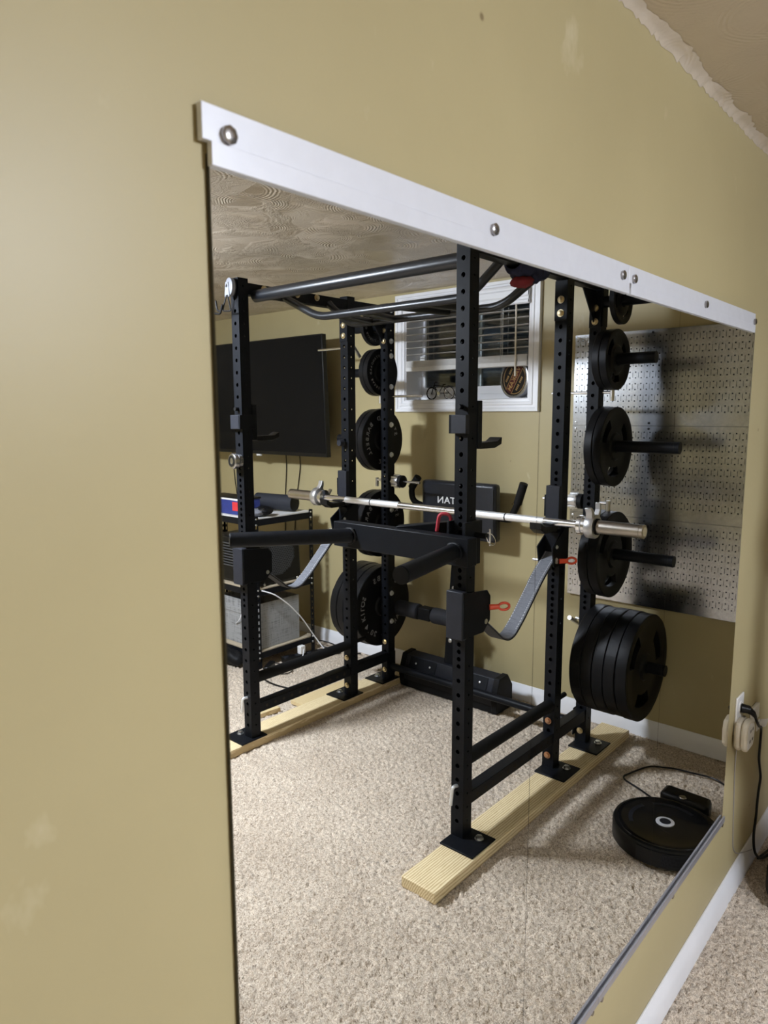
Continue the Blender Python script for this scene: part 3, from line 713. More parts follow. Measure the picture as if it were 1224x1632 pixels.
# ------------------------------------------------------------------ safety straps
def strap(side, lab):
    v0, v1 = side; m = MID(side)
    t = thing('safety_strap', lab, 'safety strap', (PX[0], m, .77), 'safety straps between front and middle posts')
    fb = MB().box(PX[0]-.030, PX[0]-.002, v0-.008, v1+.008, .762, .925).build('front_bracket', M['uhmw'], t, .003)
    MB().prism([(PX[0]-.026, 0, .925), (PX[0]+.13, 0, .905), (PX[0]+.142, 0, .885), (PX[0]+.142, 0, .785), (PX[0]+.10, 0, .752), (PX[0]-.026, 0, .765)], (0, .006, 0))
    for vv in (v0-.010, v1+.004):
        MB().prism([(PX[0]-.022, vv, .922), (PX[0]+.115, vv, .908), (PX[0]+.135, vv, .885), (PX[0]+.135, vv, .80), (PX[0]+.095, vv, .764), (PX[0]-.022, vv, .768)], (0, .006, 0)).build('cheek_plate', M['black'], t, .001)
    MB().tube([(PX[0]+.108, v0-.012, .800), (PX[0]+.108, v1+.012, .800)], .009, 14).build('roller', M['zinc'], t)
    a, c = Vector((PX[0]+.110, m, .798)), Vector((PX[1]-.03, m, .945))
    pts = [a, Vector((1.985, m, .800)), Vector((2.05, m, .752)), Vector((2.105, m, .708)), Vector((2.145, m, .693)), Vector((2.185, m, .699)), Vector((2.245, m, .742)), Vector((2.32, m, .812)), Vector((2.40, m, .885)), c, Vector((PX[1]-.012, m, .962))]
    s = bend(pts, .06, 5)
    MB().ribbon([p+Vector((0, 0, -.0045)) for p in s], (0, .058, 0), .005).build('strap_backing', M['strapd'], t)
    MB().ribbon(s, (0, .054, 0), .004).build('webbing', M['strap'], t)
    # stitched end sleeve
    MB().ribbon([p+Vector((0, 0, .0035)) for p in s if p.x > 2.36], (0, .056, 0), .003).build('end_sleeve', M['strap'], t)
    sm = MB(); last = None
    for sgn in (-1, 1):
        up = [p+Vector((-.002, sgn*.022, .0062)) for p in s if p.x > 2.2]
        for p, q in zip(up, up[1:]):
            k = max(1, int((q-p).length/.008))
            for i in range(k):
                a_, b_ = p.lerp(q, (i+.2)/k), p.lerp(q, (i+.7)/k)
                if (b_-a_).length > 1e-5: sm.bar(a_, b_, .0012, .0008)
    o = sm.build('stitching', M['paper'], t); o['kind'] = 'stuff'
    for vv in (v0-.010, v1+.004):
        MB().prism([(PX[1]-.060, vv, .905), (PX[1]+.055, vv, .905), (PX[1]+.055, vv, 1.052), (PX[1]+.02, vv, 1.052), (PX[1]-.078, vv, .985)], (0, .006, 0)).build('cheek_plate', M['black'], t, .001)
    MB().box(PX[1]-.022, PX[1]-.002, v0-.004, v1+.004, .905, 1.04).build('rear_bracket', M['black'], t, .002)
    for z in (.935, .985):
        for q in (v0-.010, v1+.010): bolt(MB(), (PX[1]-.045, q, z), (0, -1 if q < m else 1, 0), .006, .005).build('bolt', M['zinc'], t)
    MB().tube([(PX[1]-.048, v0-.016, .925), (PX[1]-.048, v1+.04, .925)], .0058, 12).build('cross_pin', M['zinc'], t)
    if side is RV:
        for c in ((PX[0]+.138, v0-.016, .845), (PX[1]-.012, v0-.016, .925)):
            e = MB(); c = Vector(c); ax = Vector((.8, -.6, 0)); ring = []
            for k in range(17):
                th = 2*PI*k/16; ring.append(c+ax*(.042+.020*math.cos(th))+Vector((0, 0, .011*math.sin(th)))+Vector((.004, .003, 0))*math.sin(th))
            e.tube(ring, .0046, 10).tube([c-ax*.012, c+ax*.024], [.0105, .009], 12)
            e.build('pull_ring', M['red'], t)
strap(RV, 'grey webbing safety strap with orange pull rings on the mirror side')
strap(LV, 'grey webbing safety strap hung between the posts near the shelving')

# ------------------------------------------------------------------ dip attachment on the front mirror-side post
dp = thing('dip_attachment', 'black dip station with two splayed round handles on the front post', 'dip bars', (1.83, .79, 1.02))
MB().box(1.785, 1.835, .700, 1.292, 1.026, 1.117).build('cross_beam', M['black'], dp, .003)
MB().bar((1.832, 1.02, 1.080), (1.92, .838, 1.104), .045, .085).build('brace', M['black'], dp, .003)
MB().box(1.846, 1.935, RV[0]-.012, RV[0]-.002, 1.01, 1.155).build('clamp_plate', M['black'], dp, .002)
MB().box(1.846, 1.935, RV[1]+.002, RV[1]+.012, 1.01, 1.155).build('clamp_plate', M['black'], dp, .002)
MB().box(1.930, 1.945, RV[0]-.012, RV[1]+.012, 1.10, 1.155).build('saddle', M['black'], dp, .002)
for a, c in (((1.786, .752, 1.072), (1.415, .661, 1.075)), ((1.786, 1.205, 1.072), (1.432, 1.436, 1.077))):
    hd = MB().tube([a, c], .0262, 28).build('handle', M['black'], dp)
    d = (Vector(c)-Vector(a)).normalized()
    MB().tube([Vector(c)-d*.001, Vector(c)+d*.003], [.0245, .0235], 28).build('end_cap', M['blackdull'], hd)
    ring = [Vector(a)+d*.004+Vector((0, .027*math.cos(k*PI/7), .027*math.sin(k*PI/7))) for k in range(15)]
    MB().tube(ring, [.004+.0016*((k*7) % 3) for k in range(15)], 8, False).build('weld_bead', M['blackdull'], hd)
for a, c in ((RV[0]-.055, RV[0]-.0125), (RV[1]+.0125, RV[1]+.03)): MB().tube([(1.905, a, 1.110), (1.905, c, 1.110)], .010, 14).build('lock_pin', M['blackdull'], dp)
MB().tube(bend([(1.90, RV[1]+.028, 1.12), (1.89, RV[1]+.030, 1.172), (1.875, RV[1]+.064, 1.172), (1.87, RV[1]+.070, 1.112)], .018, 6), .0062, 10).build('pin_handle', M['pink'], dp, label='red vinyl-sleeved pin handle')
lp = MB().tube(arc((1.925, RV[0]-.058, 1.098), .022, 0, 2*PI, 18, (1, 0, 0), (0, .5, .86)), .0018, 6, False)
lp.build('ring_clip', M['chrome'], dp)
MB().tube([(1.915, RV[0]-.060, 1.132), (1.93, RV[0]-.052, 1.075)], .0032, 8).build('clip_pin', M['chrome'], dp)

# ------------------------------------------------------------------ pulley and hooks at the top of the far front post
pl = thing('pulley', 'pale round cable pulley with carabiner at the top of the front post', 'pulley', (1.845, 1.945, 2.02))
MB().lathe((1.850, 1.950, 2.026), (-1, .25, 0), [(.034, -.008), (.037, -.008), (.037, .006), (.033, .009), (.012, .010)], 30).build('wheel_cover', M['cover'], pl)
MB().lathe((1.854, 1.949, 2.026), (1, -.25, 0), [(.036, 0), (.036, .009)], 28).build('wheel', M['blackdull'], pl)
MB().prism([(1.838, 1.963, 2.045), (1.838, 1.945, 2.045), (1.838, 1.938, 1.985), (1.838, 1.970, 1.985)], (-.003, 0, 0)).build('hanger', M['cover'], pl, .001)
lk = MB(); put_text(lk, '6', .02, (1.8335, 1.954, 2.03), (0, 1, 0), (0, 0, 1)); lk.build('lettering', M['blackdull'], pl, smooth=False)
MB().tube(bend([(1.835, 1.956, 1.992), (1.832, 1.972, 1.955), (1.830, 1.980, 1.930), (1.832, 1.925, 1.925), (1.835, 1.950, 1.992)], .012, 5), .003, 8).build('carabiner', M['blackdull'], pl)
hk = MB().tube(bend([(1.825, 1.972, 1.955), (1.825, 1.99, 1.918), (1.825, 2.045, 1.926), (1.825, 2.10, 1.934)], .012, 5), .0045, 10).tube(bend([(1.825, 1.985, 1.927), (1.825, 2.010, 1.935), (1.825, 2.018, 1.975)], .012, 5), .0042, 8)
hk.build('wire_hook', M['blackdull'], pl)
kn = thing('bar_holder_knob', 'round black knob with a silver rim on the far front post', 'knob', (1.85, 1.945, 1.305))
MB().lathe((PX[0]-.001, 1.945, 1.305), (-1, 0, 0), [(.026, 0), (.030, .004), (.030, .018), (.022, .02)], 26).build('mount', M['silver'], kn)
MB().lathe((PX[0]-.018, 1.947, 1.305), (-1, .12, 0), [(.030, 0), (.033, .004), (.033, .020), (.030, .024), (.026, .024)], 30).build('rim', M['silver'], kn)
MB().lathe((PX[0]-.0425, 1.951, 1.305), (-1, .12, 0), [(.0255, -.002), (.024, .001), (.014, .0005), (.012, -.004), (.004, -.004)], 26).build('face', M['plastic'], kn)
rk = MB().tube([(2.505, 1.95, 1.36), (2.478, 1.952, 1.36)], [.017, .015], 20)
tag(rk.build('band_peg', M['uhmw']), 'stubby dark band peg on the TV-side middle post', 'peg')

# cloth wraps slung over the top beam
wr = thing('hand_wrap', 'navy and red cloth wrap draped over the rack top beam', 'wrap', (2.22, .79, 1.98))
def blob(c, r, seed, n=20, m=12):
    random.seed(seed); b = MB(); vs = []; fs = []
    for j in range(m+1):
        th = PI*j/m
        for k in range(n):
            ph = 2*PI*k/n; q = 1+.10*math.sin(3*ph+seed)*math.sin(2*th)+.07*math.sin(5*ph+2*th*3+seed)
            vs.append((c[0]+r[0]*q*math.sin(th)*math.cos(ph), c[1]+r[1]*q*math.sin(th)*math.sin(ph), c[2]+r[2]*q*math.cos(th)))
    for j in range(m): fs += [(j*n+k, j*n+(k+1) % n, (j+1)*n+(k+1) % n, (j+1)*n+k) for k in range(n)]
    return b.add(vs, fs)
wb = MB(); R0 = []
for i in range(25):
    x = 2.165+.197*i/24; e = math.sin(PI*min(1, max(.12, i/24*.9+.05)))**.35; ring = []
    for k in range(20):
        t = 2*PI*k/20; q = .050*e*(1+.14*math.sin(3*t+i*.5)+.08*math.sin(5*t-i*.9))+.004
        ring.append((x, .79+math.cos(t)*max(q, .037), 2.0265+math.sin(t)*max(q, .037)-(.012 if math.sin(t) < 0 else 0)))
    inner = [(x, .79+.0355*math.cos(2*PI*k/20), 2.0265+.0355*math.sin(2*PI*k/20)) for k in range(20)]
    R0.append((ring, inner))
for (a, ai), (c, ci) in zip(R0, R0[1:]):
    for k in range(20):
        j = (k+1) % 20; wb.add([a[k], a[j], c[j], c[k]], [(0, 1, 2, 3)]); wb.add([ai[k], ai[j], ci[j], ci[k]], [(3, 2, 1, 0)])
for (a, ai) in (R0[0], R0[-1]):
    for k in range(20): wb.add([a[k], a[(k+1) % 20], ai[(k+1) % 20], ai[k]], [(0, 1, 2, 3)])
wb.build('navy_wrap', M['navy'], wr, ang=80, weld=True)
blob((2.225, .79, 1.957), (.040, .040, .020), 5).build('red_wrap', M['redc'], wr, ang=80, weld=True)

# ------------------------------------------------------------------ window in the east wall
wn = thing('window_1', 'white trimmed basement window with raised blinds', 'window', (XF, 1.68, 1.51)); wn['kind'] = 'structure'; del wn['label']; del wn['category']
def casing():
    prof = [(0, .004), (.004, .013), (.016, .014), (.020, .019), (.030, .019), (.034, .015), (.046, .015), (.050, .021), (.064, .021), (.068, .004)]
    o = .068; a, b_, z0, z1 = WV0, WV1, WZ0, WZ1-.005
    def loop(d): return [(a-d, z0-d), (b_+d, z0-d), (b_+d, z1+d), (a-d, z1+d)]
    mb = MB(); rows = [[(XF, v, z) for v, z in loop(0)]]+[[(XF-h, v, z) for v, z in loop(d)] for d, h in prof]+[[(XF, v, z) for v, z in loop(.068)]]
    for r0, r1 in zip(rows, rows[1:]):
        for k in range(4): mb.add([r0[k], r0[(k+1) % 4], r1[(k+1) % 4], r1[k]], [(0, 1, 2, 3)])
    return mb
casing().build('window_casing', M['white'], wn, smooth=True, ang=25)
XG = XF+.145
js = MB(); 
for bx in ((XF-.003, XG+.03, WV0-.012, WV0+.003, WZ0-.012, WZ1), (XF-.003, XG+.03, WV1-.003, WV1+.012, WZ0-.012, WZ1), (XF-.003, XG+.03, WV0+.003, WV1-.003, WZ0-.012, WZ0+.002), (XF-.003, XG+.03, WV0+.003, WV1-.003, WZ1-.006, WZ1+.006)): js.box(*bx)
js.build('jamb', M['white'], wn, smooth=False)
for (v0, v1, xo) in ((WV0, (WV0+WV1)/2+.02, -.012), ((WV0+WV1)/2-.02, WV1, .008)):
    x = XG+xo; fr = MB(); wd = .024; z0, z1 = WZ0+.03, WZ1-.006
    for bx in ((v0, v0+wd, z0, z1), (v1-wd, v1, z0, z1), (v0+wd, v1-wd, z0, z0+.042), (v0+wd, v1-wd, z1-wd, z1)): fr.box(x-.009, x+.009, *bx)
    s_ = fr.build('sash', M['white'], wn, smooth=False)
    MB().box(x-.002, x+.002, v0+wd-.004, v1-wd+.004, z0+.038, z1-wd+.004).build('pane', M['glass'], s_, smooth=False)
MB().box(XG-.02, XG+.03, WV0, WV1, WZ0, WZ0+.03).build('track_sill', M['white'], wn, .002)
MB().box(XG-.03, XG-.02, WV1-.045, WV1-.006, 1.765, 1.83).build('latch', M['whitep'], wn, .003)
# corrugated window well outside
ww = MB(); nn = 104; rows = []
for i in range(nn+1):
    z = 1.45+.75*i/nn; bulge = .021*math.sin(i*2*PI/8)
    rows.append([(XF+.24+(.40+bulge)*math.sin(t), 1.68+(.48+bulge)*math.cos(t), z) for t in [PI*k/24 for k in range(25)]])
for a, c in zip(rows, rows[1:]):
    for k in range(24): ww.add([a[k], a[k+1], c[k+1], c[k]], [(0, 1, 2, 3)])
struct(ww.build('trim_2', M['well'], weld=True))
# venetian blind, raised
bl = thing('window_blind', 'white faux wood blind raised above the sill of the window', 'blind', (XF, 1.68, 1.74))
va = [(XF-.024, 2.036), (XF-.03, 2.042), (XF-.03, 2.052), (XF-.026, 2.058), (XF-.026, 2.068), (XF-.031, 2.076), (XF-.031, 2.102), (XF-.026, 2.110), (XF-.026, 2.118), (XF-.03, 2.126), (XF-.024, 2.132), (XF-.018, 2.132), (XF-.018, 2.036)]
MB().prism([(x, WV0-.008, z) for x, z in va], (0, WV1-WV0+.016, 0)).build('valance', M['white'], bl, ang=20)
for vv in (WV0-.0085, WV1+.0035): MB().prism([(x, vv, z) for x, z in va]+[(XF-.004, vv, 2.036), (XF-.004, vv, 2.132)][:0], (0, .005, 0)).build('valance_end', M['slat'], bl)
MB().box(XF-.016, XF+.045, WV0+.004, WV1-.004, 2.05, 2.10).build('head_rail', M['white'], bl)
for k in range(6):
    z = 2.012-.0365*k
    MB().box(XF-.012, XF+.034, WV0+.006, WV1-.006, z, z+.0020).build('slat', M['slat'], bl, .0008)
for k in range(8):
    z = 1.762+.0042*k
    MB().box(XF-.013+.001*(k % 2), XF+.034, WV0+.006, WV1-.006, z, z+.0030).build('slat', M['slat'], bl)
MB().box(XF-.014, XF+.036, WV0+.006, WV1-.006, 1.738, 1.7615).build('bottom_rail', M['slat'], bl, .003)
for v_ in (1.43, 1.905):
    for dv, dx in ((0, -.014), (.012, -.014), (0, .036), (.02, .012)):
        MB().tube([(XF+dx, v_+dv, 1.76), (XF+dx, v_+dv, 2.06)], .0008, 5).build('ladder_cord', M['slat'], bl)
MB().tube([(XF-.021, 1.352, 2.035), (XF-.021, 1.351, 1.688)], [.0042, .0046], 8).build('tilt_wand', M['cream'], bl)
# tin standing on its edge on the sill
tn = thing('round_tin', 'round grey tin with gold lettered lid leaning in the window corner', 'tin', (XF+.03, 1.40, WZ0))
ta = Vector((-1, .25, .0)).normalized(); tc = Vector((XF+.076, 1.398, WZ0+.1005)); TU = Vector((.25, 1, 0)).normalized(); TR_ = .098
MB().lathe(tc, ta, [(TR_, -.022), (TR_, .010), (TR_+.002, .012), (TR_+.002, .020), (TR_-.004, .0225), (TR_-.012, .0225), (TR_-.013, .016)], 48).build('tin_body', M['silver'], tn)
MB().lathe(tc, ta, [(TR_-.013, .0160), (TR_-.0135, .0175)], 48).build('lid_face', M['tinblack'], tn)
MB().lathe(tc, ta, [(TR_-.020, .0176), (TR_-.021, .0182), (TR_-.0225, .0182), (TR_-.0235, .0176)], 48, cap=False).build('gold_ring', M['gold'], tn)
al = math.radians(58)     # the lid is turned, its band rises towards one side
BXv = TU*math.cos(al)-Vector((0, 0, 1))*math.sin(al); BYv = TU*math.sin(al)+Vector((0, 0, 1))*math.cos(al)
BYv = (BYv-BXv*BYv.dot(BXv)).normalized()
fc = tc+ta*.0178
MB().prism([fc+BXv*a+BYv*b_ for a, b_ in ((-.078, -.019), (.078, -.019), (.078, .019), (-.078, .019))], ta*.0004).build('lid_band', M['maroon'], tn)
for s_ in (-1, 1): MB().prism([fc+BXv*a+BYv*b_ for a, b_ in ((-.076, s_*.021), (.076, s_*.021), (.076, s_*.0235), (-.076, s_*.0235))], ta*.0006).build('band_line', M['gold'], tn)
tx = MB(); put_text(tx, 'VASKAM', .036, fc+ta*.0008, BXv, BYv, .0004); tx.build('lettering', M['gold'], tn, smooth=False)
for s_ in (-1, 1):
    tx = MB()
    for k in range(9):
        if k == 4: continue
        a = -.036+k*.009
        tx.prism([fc+BXv*(a+u)+BYv*(s_*.043+q) for u, q in ((0, -.006), (.006, -.006), (.006, .006), (0, .006))], ta*.0005)
    o = tx.build('small_print', M['gold'], tn, smooth=False); o['kind'] = 'stuff'
# little wire bicycle
bk = thing('bicycle_ornament', 'small black wire bicycle ornament standing on the window sill', 'ornament', (XF+.02, 1.845, WZ0))
BXX = XF+.018; wr_ = .0335
for vc, nm, mt in ((1.905, 'wheel', 'blackdull'), (1.785, 'wheel', 'chrome')):
    MB().tube(arc((BXX, vc, WZ0+wr_+.002), wr_, 0, 2*PI, 28, (0, 1, 0), (0, 0, 1)), .0027, 6, False).build('tyre', M['blackdull'], bk)
    MB().tube(arc((BXX, vc, WZ0+wr_+.002), wr_-.0035, 0, 2*PI, 28, (0, 1, 0), (0, 0, 1)), .0012 if mt != 'chrome' else .0022, 6, False).build('rim', M[mt], bk)
    sp = MB()
    for k in range(8):
        a = PI*k/8; u = Vector((0, math.cos(a), math.sin(a)))*(wr_-.003); c0 = Vector((BXX, vc, WZ0+wr_+.002))
        sp.tube([c0-u, c0+u], .0005, 4)
    sp.build('spokes', M[mt], bk)['kind'] = 'stuff'
z0 = WZ0
for nm, pts, r in (('frame_tube', [(1.905, .035), (1.888, .082)], .0016), ('frame_tube', [(1.888, .076), (1.855, .036)], .0018), ('frame_tube', [(1.886, .079), (1.826, .074)], .0016),
                   ('frame_tube', [(1.855, .036), (1.823, .082)], .0017), ('frame_tube', [(1.855, .036), (1.785, .036)], .0015), ('frame_tube', [(1.826, .076), (1.785, .036)], .0014),
                   ('handlebar', [(1.888, .082), (1.884, .094), (1.876, .098), (1.868, .094)], .0014), ('mudguard', [(1.822, .052), (1.812, .068), (1.79, .076), (1.765, .066), (1.750, .045), (1.744, .02)], .0014),
                   ('stand', [(1.785, .036), (1.752, .012), (1.738, .008)], .0012), ('carrier', [(1.823, .072), (1.76, .072), (1.748, .055)], .0012)):
    MB().tube([(BXX, a, z0+b_) for a, b_ in pts], r*1.5, 6).build(nm, M['blackdull'], bk)
MB().prism([(BXX-.004, 1.835, z0+.083), (BXX-.004, 1.812, z0+.086), (BXX-.004, 1.812, z0+.080)], (.008, 0, 0)).build('saddle', M['blackdull'], bk)
MB().lathe((BXX-.003, 1.855, z0+.036), (1, 0, 0), [(.010, 0), (.010, .002)], 16).build('chainring', M['chrome'], bk)
for dz in (-.016, .014): MB().box(BXX-.012, BXX+.002, 1.850+dz*.4, 1.862+dz*.4, z0+.034+dz, z0+.0375+dz).build('pedal', M['chrome'], bk)

# ------------------------------------------------------------------ metal pegboard panels
def peg_panel(z0, z1, lab):
    t = thing('pegboard_panel', lab, 'pegboard', (XF, .62, z0), 'steel pegboard panels stacked on the wall')
    vA, vB = .216, 1.029; xf = XF-.020; b = MB(); n = 8; pw = .0254; sl = .0017
    def quad(v0, v1, a, c): b.add([(xf, v0, a), (xf, v1, a), (xf, v1, c), (xf, v0, c)], [(0, 1, 2, 3)])
    rows = [z1-.0317-.0508*k for k in range(7)]     # centre of each pair row... the slot's centre
    rows = [r-.008 for r in rows]
    left = vA; c0 = (vA+vB)/2-pw*15.5
    for j in range(32):
        cv = c0+pw*j
        a0 = cv-pw/2+sl/2; a1 = cv+pw/2-sl/2
        z = z0; hz = sorted([r+.0127 for r in rows]+[r-.0127 for r in rows])
        for q in hz:
            h = a1-a0; lo, hi = q-.010, q+.010
            if lo > z: quad(a0, a1, z, lo)
            ci = [(xf, cv+.0032*math.cos(2*PI*k/n+PI/8), q+.0032*math.sin(2*PI*k/n+PI/8)) for k in range(n)]; sq = []
            for k in range(n):
                an = 2*PI*k/n+PI/8; ca, sa = math.cos(an), math.sin(an); s_ = 1/max(abs(ca), abs(sa)); sq.append((xf, cv+ca*s_*(a1-a0)/2, q+sa*s_*.010))
            b.add(ci+sq, [(k, (k+1) % n, n+(k+1) % n, n+k) for k in range(n)])
            for sx, sz, k0 in ((1, 1, 0), (-1, 1, 2), (-1, -1, 4), (1, -1, 6)):
                b.add([(xf, cv+sx*(a1-a0)/2, q+sz*.010), sq[k0], sq[(k0+1) % n]], [(0, 1, 2)])
            z = hi
        quad(a0, a1, z, z1)
        if j < 31:
            s0 = a1; s1 = s0+sl; z = z0
            for r in sorted(rows):
                quad(s0, s1, z, r-.0115); z = r+.0115
            quad(s0, s1, z, z1)
    quad(vA, c0-pw/2+sl/2, z0, z1); quad(c0+pw*31+pw/2-sl/2, vB, z0, z1)
    b.build('panel_face', M['galv'], t, smooth=False)
    e = MB()
    for bx in ((xf, XF-.001, vA-.0012, vA, z0, z1), (xf, XF-.001, vB, vB+.0012, z0, z1), (xf, XF-.001, vA, vB, z0-.0006, z0+.0006), (xf, XF-.001, vA, vB, z1-.0006, z1+.0006)): e.box(*bx)
    e.build('flange', M['galv'], t, smooth=False)
    MB().box(XF-.004, XF-.001, vA+.02, vB-.02, z0+.02, z1-.02).build('backing', M['dark'], t)  # dark sheet added as painted shade, seen through the panel's holes
    for v_, z in ((vB-.014, z1-.014), (vB-.014, z0+.014), ((vA+vB)/2+.045, z1-.012), ((vA+vB)/2+.045, z0+.012), (vA+.014, z1-.014)):
        MB().lathe((xf, v_, z), (-1, 0, 0), [(.0055, 0), (.005, .002), (.002, .003)], 10).build('screw', M['zinc' if v_ > .9 else 'blackdull'], t)
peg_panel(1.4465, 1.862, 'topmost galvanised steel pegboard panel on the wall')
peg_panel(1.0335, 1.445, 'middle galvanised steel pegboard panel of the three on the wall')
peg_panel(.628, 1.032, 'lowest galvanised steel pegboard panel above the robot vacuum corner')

# ------------------------------------------------------------------ bench leaning at the wall
be = thing('utility_bench', 'black padded bench with foam rollers standing upright against the wall', 'bench', (2.95, 1.59, 0))
def rpad(x0, x1, v0, v1, zb, zt, lean):
    b = MB(); b.prism([(x0+lean, v0, zb), (x0+lean, v1, zb), (x0, v1, zt), (x0, v0, zt)], (x1-x0, 0, 0)); return b
rpad(2.985, 3.045, 1.365, 1.835, .850, 1.150, .012).build('pad', M['pad'], be, .018)
tx = MB(); put_text(tx, 'TITAN', .050, (2.9855, 1.638, 1.048), (0, 1.14, 0), (-.04, 0, 1), .0005, 1.06)
for i, (a, b_, c) in enumerate(tx.v): pass
tx.build('lettering', M['wlettering'], be, smooth=False, label='white block letters on the pad')
MB().tube([(2.9855, 1.375, 1.125), (2.998, 1.375, .875)], .0018, 6).build('piping', M['blackdull'], be)
for pts in ([(2.955, 1.83, 1.165), (2.96, 1.882, 1.10), (2.97, 1.878, 1.03), (3.03, 1.80, .985)], [(2.955, 1.185, 1.170), (2.965, 1.225, 1.06), (2.98, 1.262, 1.005), (3.03, 1.30, .975), (3.05, 1.42, .975)]):
    hd = MB().tube(bend(pts, .03, 5), .0165, 16).build('handle', M['blackdull'], be)
    MB().tube([pts[0], Vector(pts[0]).lerp(Vector(pts[1]), .92)], .0205, 18).build('hand_grip', M['rubber'], hd)
MB().bar((3.055, 1.60, 1.08), (2.955, 1.605, .12), .060, .05, (1, 0, 0)).build('spine', M['black'], be, .003)
for z, xx in ((.585, 2.982), (.305, 2.952), (.86, 3.012)): bolt(MB(), (xx-.0045, 1.603, z), (-1, 0, .1), .009, .007).build('bolt', M['zinc'], be)
MB().tube([(2.935, 1.945, .428), (2.935, 1.52, .428)], .011, 12).build('roller_bar', M['steel'], be)
for a, c in ((1.952, 1.800), (1.705, 1.545)):
    MB().lathe((2.935, a, .428), (0, -1, 0), [(.034, 0), (.043, .006), (.044, .03), (.042, (a-c)/2), (.044, a-c-.03), (.043, a-c-.006), (.034, a-c)], 28).build('foam_roller', M['foam'], be)
MB().box(2.905, 2.965, 1.71, 1.79, .395, .462).build('roller_bracket', M['blackdull'], be, .004)
ft = [(2.895, 0, .015), (2.880, 0, .095), (2.915, 0, .178), (2.985, 0, .185), (3.03, 0, .12), (3.03, 0, .015)]
MB().prism([(x, 1.300, z) for x, _, z in ft], (0, .57, 0)).build('foot_beam', M['uhmw'], be, .004)
for a in (1.268, 1.868):
    MB().prism([(x+(-.004 if x < 2.95 else .004), a, z+(.005 if z > .1 else -.010)) for x, _, z in ft], (0, .034, 0)).build('foot_cap', M['rubber'], be, .004)
MB().box(2.890, 2.93, 1.275, 1.895, .002, .075).build('kick_strip', M['blackdull'], be, .003)
for v_ in (1.795, 1.70, 1.475, 1.38):
    MB().lathe((2.899, v_, .145), (-.9, 0, .42), [(.006, 0), (.005, .003), (.002, .004)], 12).build('screw', M['zinc'], be)
for v0, v1 in ((1.66, 1.84), (1.335, 1.51)):
    MB().prism([(2.8835, v0, .106), (2.8835, v1, .106), (2.9125, v1, .174), (2.9125, v0, .174)], (-.0022, 0, .0009)).build('cover_plate', M['black'], be, .001)

# ------------------------------------------------------------------ television
tv = thing('television', 'large black flat television tilted down on the wall beside the rack', 'television', (3.0, 3.2, 1.24))
def tvp(x, v, z): return (2.985+x+(z-1.24)*-.040, v, z)
def tvbox(x0, x1, v0, v1, z0, z1): return MB().add([tvp(x, v, z) for x in (x0, x1) for v in (v0, v1) for z in (z0, z1)], [(0, 1, 3, 2), (4, 6, 7, 5), (0, 4, 5, 1), (2, 3, 7, 6), (0, 2, 6, 4), (1, 5, 7, 3)])
tvbox(0, .035, 2.560, 3.86, 1.240, 1.973).build('housing', M['plastic'], tv, .003)
tvbox(.035, .075, 2.75, 3.68, 1.26, 1.62).build('rear_bulge', M['plastic'], tv, .01)
tvbox(-.0012, .0, 2.570, 3.85, 1.262, 1.966).build('screen', M['screen'], tv)
MB().box(3.06, XF, 2.95, 3.40, 1.48, 1.72).build('wall_mount', M['blackdull'], tv, .004)
tvbox(.006, .02, 3.205, 3.245, 1.228, 1.240).build('sensor_tab', M['whitep'], tv)
for i, (pts, lab) in enumerate((([(XF-.006, 3.715, 1.27), (XF-.006, 3.70, 1.05), (XF-.006, 3.665, .86)], 'thin black cord hanging from the television nearest the mirror edge'),
                 ([(XF-.02, 3.108, 1.27), (XF-.008, 3.115, 1.16), (XF-.006, 3.142, .90), (XF-.006, 3.15, .62)], 'black cord hanging straight from the middle of the television'),
                 ([(XF-.02, 2.972, 1.27), (XF-.008, 2.975, 1.16), (XF-.006, 3.02, .96), (XF-.006, 3.06, .62)], 'black cord hanging from the television end nearest the rack'))):
    tag(MB().tube(bend(pts, .1, 5), .0032, 8).build('tv_cord', M['plastic']), lab, 'cord', 'cords under the television')

# ------------------------------------------------------------------ slotted shelf unit and what stands on it
SX0, SX1, SV0, SV1 = 2.512, 2.972, 2.684, 3.60
sh = thing('shelf_unit', 'black slotted steel shelf unit under the television', 'shelf unit', (2.74, 3.14, 0))
def leg_mesh(x, v, dx, dv):
    b = MB(); n = 0; w_ = .032; z0, z1 = .0, .915
    # two flanges of an angle post, each pierced by keyhole slots
    for U, o in ((Vector((dx, 0, 0)), Vector((x, v, 0))), (Vector((0, dv, 0)), Vector((x, v, 0)))):
        zs = [.045+.038*k for k in range(23)]; z = z0
        q = lambda a0, a1, c0, c1: b.add([o+U*a0+Vector((0, 0, c0)), o+U*a1+Vector((0, 0, c0)), o+U*a1+Vector((0, 0, c1)), o+U*a0+Vector((0, 0, c1))], [(0, 1, 2, 3)])
        q(0, .012, z0, z1); q(.021, w_, z0, z1)
        for s_ in zs: q(.012, .021, z, s_); z = s_+.020
        q(.012, .021, z, z1)
    return b
for x, dx in ((SX0, 1), (SX1, -1)):
    for v_, dv in ((SV0, 1), (SV1, -1)): leg_mesh(x, v_, dx, dv).build('slotted_leg', M['black'], sh, smooth=False)
for z in (.885, .465, .085):
    s_ = MB().box(SX0+.003, SX1-.003, SV0+.003, SV1-.003, z+.012, z+.020).build('shelf_board', M['board' if z < .8 else 'slat'], sh)
    for bx in ((SX0+.002, SX0+.012, SV0+.002, SV1-.002), (SX1-.012, SX1-.002, SV0+.002, SV1-.002), (SX0+.012, SX1-.012, SV0+.002, SV0+.012), (SX0+.012, SX1-.012, SV1-.012, SV1-.002)):
        MB().box(bx[0], bx[1], bx[2], bx[3], z-.026, z+.014).build('shelf_rim', M['black'], sh, .003)
